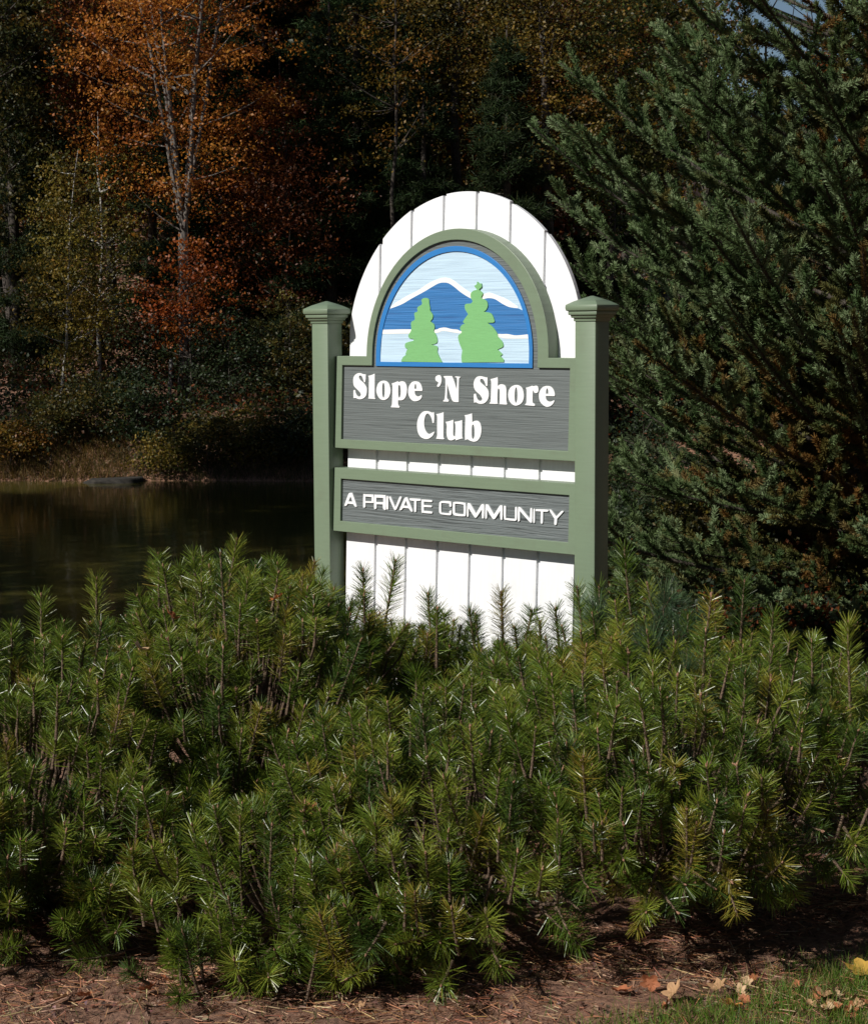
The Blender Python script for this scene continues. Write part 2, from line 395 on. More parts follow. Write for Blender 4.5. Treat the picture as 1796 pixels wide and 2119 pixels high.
# ------------------------------------------------------------------ the sign
# outlines on the sign face, tenths of a millimetre (x to the right, z up); * marks a corner
GLYPHS = [
('S', '2828,15106* 2824,14923 2795,14750* 2728,14753 2658,14863 2601,14978 2518,15034 2424,15023 2412,14937 2496,14841 2660,14748 2798,14634 2895,14502 2907,14348 2863,14174 2730,14056 2542,13998 2379,14000 2215,14041 2079,14032* 2069,14235 2071,14380 2138,14407 2194,14373 2237,14258 2321,14153 2444,14123 2525,14177 2509,14263 2398,14358 2232,14470 2093,14584 2040,14757 2058,14951 2164,15078 2326,15148 2489,15153 2652,15113'),
('l', '2950,15040* 3164,15081 3376,15151* 3394,14166 3456,14062* 3416,14023 3216,14028 2960,14032* 3012,14120 3013,14638 3006,14945'),
('o', '3915,14849 4128,14799 4276,14659 4342,14433 4300,14223 4172,14068 3936,13990 3696,14048 3532,14226 3474,14416 3535,14647 3678,14792|3905,14744 3960,14654 3984,14426 3971,14197 3920,14101 3865,14195 3841,14423 3854,14652'),
('p', '4380,14727* 4549,14768 4770,14841* 4810,14800 4991,14837 5174,14797 5294,14639 5319,14451 5279,14224 5166,14071 5012,14007 4803,14002* 4821,13817 4901,13724* 4863,13682 4628,13683 4387,13683* 4377,13740 4428,13827 4443,14283 4435,14624|4852,14669 4914,14594 4944,14406 4928,14217 4866,14121 4819,14196 4804,14403 4810,14593'),
('e', '5842,14845 6022,14801 6153,14672 6221,14505 6210,14430* 5776,14422* 5805,14291 5884,14218 6012,14211 6189,14280* 6191,14168 6067,14044 5838,13982 5632,14015 5448,14171 5378,14395 5424,14622 5561,14784 5689,14837|5807,14732 5847,14648 5863,14527* 5761,14525* 5770,14647'),
('ap', '7128,15129 7250,15096 7310,14984 7302,14834 7241,14697 7141,14620 7048,14649 7057,14694 7116,14786 7105,14823 6992,14874 6944,14964 6976,15070'),
('N', '7402,15090* 7574,15100 7896,15101* 8022,14890 8171,14549* 8170,14981 8058,15039* 8077,15087 8217,15086 8377,15071* 8377,15036 8299,14983 8291,14566 8302,14003* 8106,14002 7965,14037 7860,14184 7634,14734* 7643,14404 7649,14164 7743,14077* 7724,14009 7563,14005 7421,14006* 7420,14062 7489,14116 7522,14402 7523,14732 7507,14972 7435,15023'),
('S', '9869,15065* 9870,14889 9870,14712* 9782,14711 9720,14842 9639,14959 9541,14994 9473,14963 9486,14868 9625,14767 9803,14652 9924,14508 9958,14332 9896,14139 9744,14004 9551,13955 9374,13973 9255,14014 9148,13990* 9129,14167 9128,14352 9206,14383 9256,14347 9309,14215 9390,14113 9488,14093 9575,14132 9573,14206 9462,14336 9282,14451 9161,14567 9102,14743 9132,14921 9246,15063 9401,15113 9557,15108 9714,15077'),
('h', '10014,14999* 10210,15041 10416,15091* 10431,14911 10426,14722* 10528,14786 10651,14801 10796,14759 10881,14651 10904,14447 10913,14134 10951,14009* 10932,13965 10716,13964 10514,13970* 10539,14047 10538,14283 10531,14535 10471,14612 10441,14564 10426,14359 10435,14044 10468,13982* 10241,13973 9970,13978* 10010,14034 10050,14083 10061,14431 10059,14857'),
('o', '11408,14785 11612,14742 11757,14620 11828,14403 11810,14201 11694,14027 11433,13930 11208,13984 11039,14152 10984,14371 11027,14575 11166,14719|11411,14676 11455,14583 11481,14381 11467,14162 11413,14054 11361,14160 11343,14378 11363,14581'),
('r', '11896,14677* 12056,14711 12275,14776* 12296,14746 12434,14774 12535,14742 12582,14635 12562,14511 12464,14463 12363,14484 12301,14568* 12291,14351 12305,14088 12407,14036* 12409,13951 12179,13948 11897,13966* 11896,14016 11955,14064 11957,14344 11949,14592'),
('e', '13029,14774 13207,14746 13348,14634 13431,14467 13425,14359* 12973,14357* 12996,14242 13067,14167 13186,14147 13303,14172 13410,14221* 13403,14129 13270,13987 13055,13920 12856,13977 12673,14127 12607,14326 12631,14528 12755,14692 12891,14756|13028,14666 13074,14582 13082,14460* 12980,14458* 12986,14581'),
('C', '6918,13555* 6936,13320 6919,13084* 6836,13090 6785,13246 6686,13400 6553,13475 6436,13402 6370,13216 6363,13006 6428,12797 6539,12661 6659,12621 6800,12670 6940,12736* 6953,12675 6851,12532 6640,12410 6427,12385 6186,12455 6014,12625 5943,12869 5953,13134 6067,13383 6254,13546 6443,13590 6634,13574 6777,13534'),
('l', '7015,13471* 7249,13512 7470,13575* 7475,13127 7486,12537 7530,12469* 7512,12416 7278,12411 7047,12416* 7076,12479 7109,12593 7097,13029 7088,13377'),
('u', '7574,13165* 7771,13197 8025,13269* 8029,12937 8030,12660 8067,12575 8125,12568* 8141,12802 8135,13044 8086,13146* 8085,13181 8303,13213 8520,13271* 8530,12902 8539,12575 8588,12490* 8416,12458 8176,12389* 8139,12457* 8025,12404 7886,12381 7745,12425 7660,12578 7643,12786 7648,13011'),
('b', '8618,13472* 8823,13503 9060,13566* 9072,13382 9082,13194* 9194,13249 9352,13262 9490,13189 9573,13038 9594,12851 9540,12611 9398,12434 9196,12372 8990,12402 8840,12457 8693,12417* 8675,12648 8676,13027 8678,13371|9119,13084 9178,13009 9207,12804 9201,12598 9136,12493 9081,12577 9065,12834 9076,13022'),
('A', '1966,9843 2086,9850 2156,9805 2424,9285 2374,9233 2288,9240 2201,9332* 1857,9336* 1773,9245 1652,9233 1640,9286 1865,9764|2022,9663* 1906,9461* 2129,9462*'),
('P', '2803,9806 2870,9834 3393,9852 3461,9820 3474,9519 3419,9462 2964,9440* 2962,9258 2884,9236 2806,9248|2958,9718* 2962,9536* 3316,9546* 3322,9715*'),
('R', '3495,9797 3544,9832 4094,9844 4178,9801 4201,9263 4108,9240 4048,9265 4020,9456* 3620,9443* 3624,9263 3558,9239 3500,9267|3624,9709* 3628,9540* 4028,9552* 4024,9720*'),
('I', '4227,9804 4286,9824 4346,9811 4359,9273 4300,9245 4234,9265'),
('V', '4382,9813 4458,9829 4508,9796 4765,9382* 4983,9812 5064,9853 5146,9822 4865,9304 4784,9252 4685,9269 4378,9741'),
('A', '5341,9833 5438,9846 5504,9807 5808,9293 5761,9231 5680,9249 5564,9360* 5239,9364* 5160,9275 5046,9244 5013,9278 5262,9745|5394,9670* 5301,9486* 5496,9479*'),
('T', '5586,9788 5649,9820 6228,9826 6277,9794 6240,9728 6023,9708* 6018,9271 5954,9238 5880,9262 5869,9698* 5652,9709'),
('E', '6340,9809 6880,9813 6929,9769 6883,9712 6455,9703* 6458,9581* 6870,9583 6919,9539 6873,9489 6460,9475* 6464,9334* 6893,9326 6951,9283 6896,9221 6387,9223 6316,9266 6294,9759'),
('C', '7391,9779 7521,9820 7936,9822 8024,9762 8041,9617 7964,9573 7898,9608 7896,9706* 7503,9708 7460,9663 7468,9353 7513,9317 7906,9316* 7904,9397 7989,9445 8047,9406 8037,9276 7952,9215 7493,9224 7360,9281 7323,9377 7327,9704'),
('O', '8132,9801 8304,9828 8735,9815 8844,9747 8848,9296 8729,9224 8277,9217 8124,9281 8099,9393 8099,9734|8285,9723 8243,9678 8251,9387 8317,9336 8662,9326 8712,9374 8704,9674 8652,9713'),
('M', '8907,9767 8992,9805 9099,9779 9407,9413* 9671,9782 9775,9814 9861,9777 9854,9249 9792,9213 9728,9241 9719,9561* 9474,9256 9391,9212 9305,9245 9007,9564* 9007,9258 8956,9229 8900,9251'),
('M', '9903,9770 9985,9817 10099,9783 10393,9428* 10674,9796 10776,9824 10852,9784 10855,9252 10794,9223 10731,9250 10713,9566* 10481,9259 10391,9215 10294,9253 10022,9564* 10023,9245 9960,9215 9905,9246'),
('U', '10901,9778 10970,9814 11037,9786 11041,9359 11079,9324 11469,9325 11509,9359 11505,9768 11569,9813 11631,9776 11636,9336 11573,9237 11472,9214 11041,9227 10928,9289'),
('N', '11663,9778 11740,9814 11842,9773 12298,9380* 12307,9771 12366,9815 12427,9779 12435,9248 12364,9212 12282,9238 11786,9628* 11788,9267 11729,9216 11667,9243'),
('I', '12468,9750 12507,9793 12563,9778 12579,9258 12532,9214 12475,9241'),
('T', '12583,9789* 13223,9807 13264,9748 13206,9704 12997,9690* 12994,9255 12936,9210 12863,9246 12861,9691* 12586,9686*'),
('Y', '13291,9786 13361,9816 13421,9788 13664,9563* 13911,9789 13989,9800 14040,9766 13726,9459* 13705,9241 13636,9196 13564,9232 13569,9448*'),
('t1', '6313,18389 6522,18329 6553,18157 6610,17965 6613,17851 6773,17659 6752,17506 6651,17392 6835,17277 6891,17124 6843,16972 6976,16819 7059,16628 7011,16476 6702,16407* 7067,16324 7073,16095 7235,15829 7368,15659* 4970,15677* 5082,15872 5320,15990* 5213,15989* 5340,16242* 5206,16280 5228,16474 5676,16571* 5701,16648* 5435,16686 5378,16822 5533,17014 5524,17361 5733,17476 5699,17745 5882,17820 5877,17993 6136,18124 6105,18316'),
('t2', '9219,19015* 9320,18938* 9443,18936* 9462,18787 9327,18678 9529,18526 9460,18341 9734,18225 9828,18039 9745,17854 9599,17774* 9994,17703 10172,17480 10176,17332 9809,17316* 10108,17147 10359,16887 10412,16739 10661,16518 10690,16333 10403,16221* 10675,16019* 10556,15945* 10754,15798* 10757,15706* 8462,15668* 8430,15894* 8473,16177* 8287,16515 8230,16779 8427,16929 8322,17080 8419,17230 8594,17286* 8491,17380 8758,17678* 8577,17905 8597,18092 8896,18125 8993,18217* 8889,18350 8884,18537 9031,18646 9228,18680* 9075,18831 9197,18903*'),
('mtop', '4252,17962 4919,18140 5551,18401 6176,18640 6690,18859 7048,18993 7356,19017 7612,18973 7921,18816 8332,18565 8840,18332 9140,18271 9535,18295 9830,18328 10173,18275 10567,18085 10957,17944 11414,17891'),
('snow', '4250,18032 4569,18222 5177,18484 5807,18704 6427,18998 6992,19176 7401,19223 7812,19120 8325,18827 8833,18575 9284,18455 9579,18506 9872,18549 10266,18439 10755,18284 11388,17964'),
('lake', '3866,17051 4785,17063 5479,17061 6841,17040 7150,17104 7457,17129 7816,17063 8172,17036 8477,16967 10360,16858 10893,16849 11327,16793 11896,16829'),
('bank', '3871,16863 5324,16880 6897,16895 7358,16989 8176,16892 10364,16721 10850,16665 11901,16665')]
D1, LEAN, TH = 0.0338, 0.0354, 0.0635
PW, PD, GAP = 0.100, 0.090, 1.3836
XL, XR = PW, PW + GAP


def parse(s):
    loops = []
    for L in s.split('|'):
        pts, cor = [], []
        for tkn in L.split():
            cor.append(tkn.endswith('*'))
            a, b = tkn.rstrip('*').split(',')
            pts.append((float(a) * 1e-4, float(b) * 1e-4))
        loops.append((pts, cor))
    return loops


def smooth_loop(pts, cor, sub=5, closed=True):
    """Catmull-Rom through the points, broken at corners"""
    n = len(pts); P = [np.array(p) for p in pts]; out = []
    for i in range(n if closed else n - 1):
        p1, p2 = P[i], P[(i + 1) % n]
        p0 = P[(i - 1) % n] if (closed or i > 0) else p1
        p3 = P[(i + 2) % n] if (closed or i < n - 2) else p2
        if cor[i]: p0 = p1 + (p1 - p2) * .5
        if cor[(i + 1) % n]: p3 = p2 + (p2 - p1) * .5
        for k in range(sub):
            u = k / sub
            m1, m2 = (p2 - p0) * .5, (p3 - p1) * .5
            out.append((2 * u**3 - 3 * u**2 + 1) * p1 + (u**3 - 2 * u**2 + u) * m1 + (-2 * u**3 + 3 * u**2) * p2 + (u**3 - u**2) * m2)
    if not closed: out.append(P[-1])
    return np.array(out)


def plate(name, loops, y0, y1, mat, parent, bevel=0.0, lean=True, shrink=0.0):
    """flat cut-out with the given outlines (first outer, rest holes), from depth y0 (front) to y1 (back)"""
    cu = bpy.data.curves.new(name, 'CURVE'); cu.dimensions = '2D'; cu.fill_mode = 'BOTH'
    for L in loops:
        sp = cu.splines.new('POLY'); sp.points.add(len(L) - 1)
        for p, q in zip(sp.points, L): p.co = (q[0], q[1], 0, 1)
        sp.use_cyclic_u = True
    cu.extrude = (y1 - y0) / 2 - bevel; cu.bevel_depth = bevel; cu.bevel_resolution = 1; cu.offset = -bevel - shrink
    tmp = bpy.data.objects.new('tmp', cu); COL.objects.link(tmp)
    dg = bpy.context.evaluated_depsgraph_get()
    me = bpy.data.meshes.new_from_object(tmp.evaluated_get(dg))
    bpy.data.objects.remove(tmp); bpy.data.curves.remove(cu)
    n = len(me.vertices); co = np.zeros(n * 3, np.float32); me.vertices.foreach_get('co', co); co = co.reshape(-1, 3)
    ym = (y0 + y1) / 2
    z = co[:, 1]
    out = np.stack([co[:, 0], D1 + ym - co[:, 2] + (LEAN * (z - 1.2) if lean else 0), z], -1)
    me.vertices.foreach_set('co', out.astype(np.float32).ravel())
    me.name = name; me.materials.clear(); me.materials.append(mat)
    me.polygons.foreach_set('use_smooth', np.zeros(len(me.polygons), bool))
    me.update()
    o = bpy.data.objects.new(name, me); COL.objects.link(o); o.parent = parent
    return o


def sqlathe(buf, cx, cy, hx, hy, prof):
    """square ring stack: prof = [(offset, z)]"""
    V = []
    for o, z in prof:
        V += [(cx - hx - o, cy - hy - o, z), (cx + hx + o, cy - hy - o, z), (cx + hx + o, cy + hy + o, z), (cx - hx - o, cy + hy + o, z)]
    F = []
    for i in range(len(prof) - 1):
        for k in range(4):
            F.append((i * 4 + k, i * 4 + (k + 1) % 4, i * 4 + 4 + (k + 1) % 4, i * 4 + 4 + k))
    F.append((3, 2, 1, 0)); m = (len(prof) - 1) * 4; F.append((m, m + 1, m + 2, m + 3))
    buf.add(V, F)


def add_bevel(o, w=0.003, seg=2):
    m = o.modifiers.new('bevel', 'BEVEL'); m.width = w; m.segments = seg; m.limit_method = 'ANGLE'; m.angle_limit = math.radians(40)
    m.harden_normals = False


def arc(cx, cz, a, b, n=48, t0=0.0, t1=math.pi):
    th = np.linspace(t0, t1, n)
    return np.stack([cx + a * np.cos(th), cz + b * np.sin(th)], -1)


def build_sign():
    root = empty('entrance_sign', (0, 0, 0))
    tag(root, 'carved entrance sign with arched white plank back, grey name panels and sage green posts', 'sign')
    # posts and caps
    for cx in (PW / 2, XR + PW / 2):
        b = Buf(); sqlathe(b, cx, PD / 2, PW / 2, PD / 2, [(0, -0.4), (0, 1.752)])
        post = b.build('post', M_green, root); add_bevel(post, 0.003)
        b = Buf()
        sqlathe(b, cx, PD / 2, PW / 2, PD / 2,
                [(0.004, 1.734), (0.004, 1.747), (0.011, 1.7475), (0.013, 1.758), (0.019, 1.759), (0.020, 1.771), (0.018, 1.7725),
                 (0.026, 1.776), (0.028, 1.786), (0.027, 1.7975), (0.022, 1.801), (0.004, 1.812), (-0.020, 1.823), (-0.0440, 1.833)])
        cap = b.build('post_cap', M_green, post); add_bevel(cap, 0.0015)
    # white planks
    bx, bw, g = 0.1230, 0.1850, 0.0185
    ccx, ccz, rr = 0.774, 1.622, 0.660
    for i in range(7):
        x0 = bx + bw * i + (g / 2 if i else 0); x1 = bx + bw * (i + 1) - (g / 2 if i < 6 else 0)
        xs = np.linspace(x1, x0, 14)
        top = ccz + np.sqrt(np.maximum(rr**2 - (xs - ccx)**2, 0.0))
        L = [(x0, 0.06), (x1, 0.06)] + [(x, z + 0.003 * math.sin(i * 2.1)) for x, z in zip(xs, top)]
        plate('plank', [L], TH + 0.001, TH + 0.024, M_white, root, bevel=0.0025)
    xs = np.linspace(bx + bw * 7 - 0.02, bx + 0.02, 60)
    top = ccz + np.sqrt(np.maximum((rr - 0.006)**2 - (xs - ccx)**2, 0.0))
    plate('backing_board', [[(bx + 0.02, 0.08), (bx + bw * 7 - 0.02, 0.08)] + list(zip(xs, top))], TH + 0.0125, TH + 0.0220, M_white, root)
    # upper panel
    G = {}
    for n, s in GLYPHS: G.setdefault(n, []).append(parse(s))
    x0, x1 = XL + 0.002, XR - 0.002
    outer = [(x0, 1.1805), (x1, 1.1805), (x1, 1.5893)] + [(1.312, 1.5893)] + list(arc(0.802, 1.600, 0.510, 0.5245)) + [(0.292, 1.5893), (x0, 1.5893)]
    inner = [(0.143, 1.220), (1.4225, 1.220), (1.4225, 1.549), (1.256, 1.549)] + list(arc(0.7915, 1.600, 0.4645, 0.478)) + [(0.327, 1.549), (0.143, 1.549)]
    inner2 = [(0.1415, 1.2185), (1.424, 1.2185), (1.424, 1.5505), (1.2575, 1.5505)] + list(arc(0.7915, 1.600, 0.466, 0.4795)) + [(0.3255, 1.5505), (0.1415, 1.5505)]
    panel = plate('name_panel', [inner2], 0.012, 0.060, M_grey, root)
    plate('moulding', [outer, inner], 0.0, TH, M_green, panel, bevel=0.002)
    # the painted landscape
    bo = [(0.3455, 1.547), (1.226, 1.547)] + list(arc(0.7855, 1.600, 0.4400, 0.4525))
    bi = [(0.3705, 1.566), (1.2065, 1.566)] + list(arc(0.7885, 1.600, 0.4180, 0.4300))
    plate('picture_border', [bo, bi], 0.0055, 0.0125, M_border, panel, bevel=0.001)

    def halfx(z, e=0.004):
        k = max(0.0, 1 - (max(z - 1.6, 0) / 0.430)**2)
        return 0.7885 - 0.418 * math.sqrt(k) - e, 0.7885 + 0.418 * math.sqrt(k) + e

    def rim(z0, z1, right, e=0.004):
        zs = np.linspace(z0, z1, 10)
        return [(halfx(z, e)[1 if right else 0], z) for z in zs]

    def line(n):
        p, c = G[n][0][0]
        return smooth_loop(p, c, 5, closed=False)

    sk = [(0.3665, 1.562), (1.2105, 1.562)] + list(arc(0.7885, 1.600, 0.4220, 0.4340))
    plate('painted_sky', [sk], 0.0110, 0.0125, M_sky, panel)
    mt, sn, lk, bk = line('mtop'), line('snow'), line('lake'), line('bank')

    def clip(a, e=0.003):
        a = np.array(a)
        return [(min(max(x, halfx(z, e)[0]), halfx(z, e)[1]), z) for x, z in a]
    up = clip(sn); dn = clip(mt - np.array([0, .004]))
    plate('painted_snowcap', [up + dn[::-1]], 0.0102, 0.01235, M_snow, panel)
    lk2 = clip(np.vstack([[lk[0] - [0.02, 0]], lk, [lk[-1] + [0.02, 0]]]), 0.0035)
    bk2 = clip(np.vstack([[bk[0] - [0.02, 0]], bk, [bk[-1] + [0.02, 0]]]), 0.0035)
    m2 = clip(mt, 0.0025)
    lowm = clip(np.array(lk2) - [0, .004], 0.0025)
    plate('painted_mountain', [m2 + rim(mt[-1][1], lk[-1][1], True, .0025)[1:-1] + lowm[::-1] + rim(lk[0][1], mt[0][1], False, .0025)[1:-1]], 0.0090, 0.0122, M_mount, panel)
    plate('painted_snowbank', [lk2 + bk2[::-1]], 0.0080, 0.0120, M_snow, panel)
    plate('painted_lake', [clip(np.array(bk2) + [0, .004], .002) + [(1.2085, 1.564), (0.3685, 1.564)]], 0.0086, 0.0118, M_sky, panel)
    for k in ('t1', 't2'):
        p, c = G[k][0][0]
        L = smooth_loop(p, c, 4)
        L[:, 1] = np.maximum(L[:, 1], 1.5665)
        o = plate('painted_tree', [L], 0.0048, 0.0115, M_tree, panel)
        o['label'] = 'smaller left painted green tree' if k == 't1' else 'taller right painted green tree'
    # lower panel
    z0, z1 = 0.8080, 1.0922
    low = plate('caption_panel', [[(0.1445, 0.8535), (1.436, 0.8535), (1.436, 1.0455), (0.1445, 1.0455)]], 0.012, 0.060, M_grey2, root)
    plate('moulding', [[(x0, z0), (x1, z0), (x1, z1), (x0, z1)], [(0.146, 0.855), (1.4345, 0.855), (1.4345, 1.044), (0.146, 1.044)]], 0.0, TH, M_green, low, bevel=0.002)
    cap = False
    for n, s in GLYPHS:
        if n in ('t1', 't2', 'mtop', 'snow', 'lake', 'bank'): continue
        Ls = parse(s)
        lowrow = Ls[0][0][0][1] < 1.1
        loops = [smooth_loop(p, c, 5 if not lowrow else 3) for p, c in Ls]
        if lowrow:
            loops = [l + np.array([0, -0.0005]) for l in loops]
        plate('letter', loops, 0.0065 if lowrow else 0.0090, 0.0124, M_letter, low if lowrow else panel, shrink=0.0011 if lowrow else 0.0007)


build_sign()

# ------------------------------------------------------------------ pine hedge
# each shrub: label, s, t, z centre, radii (s, t, z), lowest tip height
SHRUBS = [
    ('mugo pine at the far left of the hedge, its skirt lying on sunlit pine straw', 5.46, -1.28, 0.14, 0.90, 0.74, 0.58, 0.02),
    ('tallest mugo pine left of the sign, its top leader rising against the pond', 6.15, -0.66, 0.18, 1.02, 0.64, 0.68, 0.05),
    ('mugo pine in the middle of the hedge straight below the caption panel', 5.28, 0.05, 0.19, 0.92, 0.62, 0.40, 0.07),
    ('mugo pine in front of the right post with a candle rising beside the post', 5.48, 0.66, 0.31, 1.05, 0.62, 0.44, 0.13),
    ('mugo pine at the far right of the hedge over deep shade', 5.55, 1.42, 0.31, 1.00, 0.62, 0.23, 0.19),
    ('low mugo pine bulging out lowest at the front of the hedge, left of centre', 5.02, -0.42, 0.04, 0.60, 0.66, 0.40, 0.02),
    ('mugo pine behind the hedge front, its tips standing against the white planks', 6.80, -0.05, 0.16, 0.62, 0.75, 0.40, 0.05),
    ('mugo pine at the back of the hedge right of the right post, below the spruce', 7.10, 1.15, 0.16, 0.72, 0.75, 0.34, 0.05),
]
GREENS = [(0.135, 0.190, 0.020), (0.085, 0.135, 0.015), (0.205, 0.245, 0.030), (0.25, 0.22, 0.03), (0.055, 0.098, 0.016)]
TUFTS = {5: [(502, 1937, 4.75, 0, .1), (490, 2008, 4.6, -.1, 0), (556, 2023, 4.55, .1, .2), (650, 1926, 4.7, 0, .3), (352, 1993, 4.68, -.2, .1), (430, 1960, 4.7, 0, .1), (610, 1985, 4.62, 0, 0), (700, 1975, 4.62, .2, .1)],
         2: [(780, 1952, 4.6, 0, -.1), (852, 1921, 4.6, .2, -.1), (1009, 1918, 4.55, 0, -.05), (1035, 2000, 4.5, .2, -.1), (913, 2040, 4.45, -.2, 0), (1126, 1827, 4.6, 0, 0), (1177, 1929, 4.6, .2, -.2), (960, 1840, 4.65, 0, .1)],
         3: [(1215, 1835, 4.6, .1, 0), (1400, 1888, 4.6, .2, -.1), (1337, 1888, 4.6, -.1, .1), (1290, 1780, 4.6, 0, .1), (1480, 1840, 4.6, .3, 0)],
         4: [(1620, 1780, 4.75, .1, 0), (1700, 1720, 4.8, .3, .1), (1770, 1750, 4.8, 0, 0)],
         0: [(60, 1850, 4.9, -.1, .1), (150, 1900, 4.85, .1, .1), (240, 1930, 4.8, 0, .1), (20, 1920, 4.85, 0, -.1)]}
LEADERS = {0: [(85, 1235, 5.9, .2), (200, 1200, 6.1, .2)], 1: [(490, 1122, 6.15, .24), (575, 1170, 6.2, .2), (400, 1150, 6.1, .18), (640, 1235, 6.1, .2)],
           6: [(752, 1182, 6.75, .26), (818, 1162, 6.7, .30), (886, 1232, 6.7, .22), (905, 1262, 6.6, .18), (972, 1268, 6.65, .22), (1037, 1228, 6.7, .30), (1118, 1290, 6.6, .2), (1150, 1262, 6.6, .24), (1194, 1216, 6.5, .28), (700, 1262, 6.8, .2)],
           3: [(1292, 1138, 6.0, .34), (1240, 1215, 6.1, .24), (1340, 1212, 6.2, .2)], 4: [(1540, 1205, 6.3, .26), (1600, 1270, 6.2, .2), (1755, 1292, 5.6, .30), (1680, 1330, 5.6, .24)]}


def curve_pts(tip, d, L, r, n=5, bendup=0.25):
    """points from base to tip; base hangs back and down so the shoot sweeps upward"""
    k = np.linspace(0, 1, n)[:, None]
    side = r.normal(size=3) * 0.03
    base_d = unit(d + np.array([0, 0, -bendup]) + side)
    p0 = tip - L * unit(d * .6 + base_d * .4)
    mid = tip - L * .45 * d
    return (1 - k)**2 * p0 + 2 * k * (1 - k) * mid + k**2 * tip


def pine_shoot(nb, sb, bb, tip, d, L, r, nn, nl, nw, cols, w, ang=(1.15, 0.35), bare=0.12, srad=0.0028, bud=True, soft=0.0):
    P = curve_pts(tip, d, L, r)
    tube(sb, P, np.linspace(srad * 1.35, srad * .8, len(P)), 5, cap=False)
    k = bare + (1 - bare) * np.sort(r.random(nn)**0.72)
    idx = np.clip(k * (len(P) - 1), 0, len(P) - 1.001); i = idx.astype(int); f = (idx - i)[:, None]
    pos = P[i] * (1 - f) + P[i + 1] * f
    T = unit(P[i + 1] - P[i])
    rad = unit(np.cross(T, unit(r.normal(size=(nn, 3)))))
    a = ang[0] + (ang[1] - ang[0]) * k**1.6 + r.normal(size=nn) * 0.16
    nd = T * np.cos(a)[:, None] + rad * np.sin(a)[:, None]
    nd = unit(nd + np.array([0, 0, -soft]))
    ln = nl * (0.75 + 0.35 * np.sin(np.pi * np.clip(k, 0, 1) * .8 + .3)) * (1 + r.normal(size=nn) * .1)
    base = cols[r.choice(len(cols), p=w)]
    c = np.clip(np.asarray(base)[None] * (0.75 + 0.5 * r.random((nn, 1))) * (1 + .08 * r.normal(size=(nn, 3))), .004, .6)
    blades(nb, pos, nd, ln, nw, c, r, tip=0.45)
    if bud:
        for q in range(3 if r.random() < .5 else 1):
            dd = unit(T[-1] + r.normal(size=3) * (.25 if q else .05))
            l = r.uniform(.006, .016)
            tube(sb, [P[-1], P[-1] + dd * l * .55, P[-1] + dd * l], [srad * .7, srad * .8, srad * .3], 5, col=(2.2, 1.8, 1.7))


def inside(p, sh, shrink):
    q = np.array([(p[0] - sh[1]) / (sh[4] * shrink), (p[1] - sh[2]) / (sh[5] * shrink), (p[2] - sh[3]) / (sh[6] * shrink)])
    return (q * q).sum() < 1


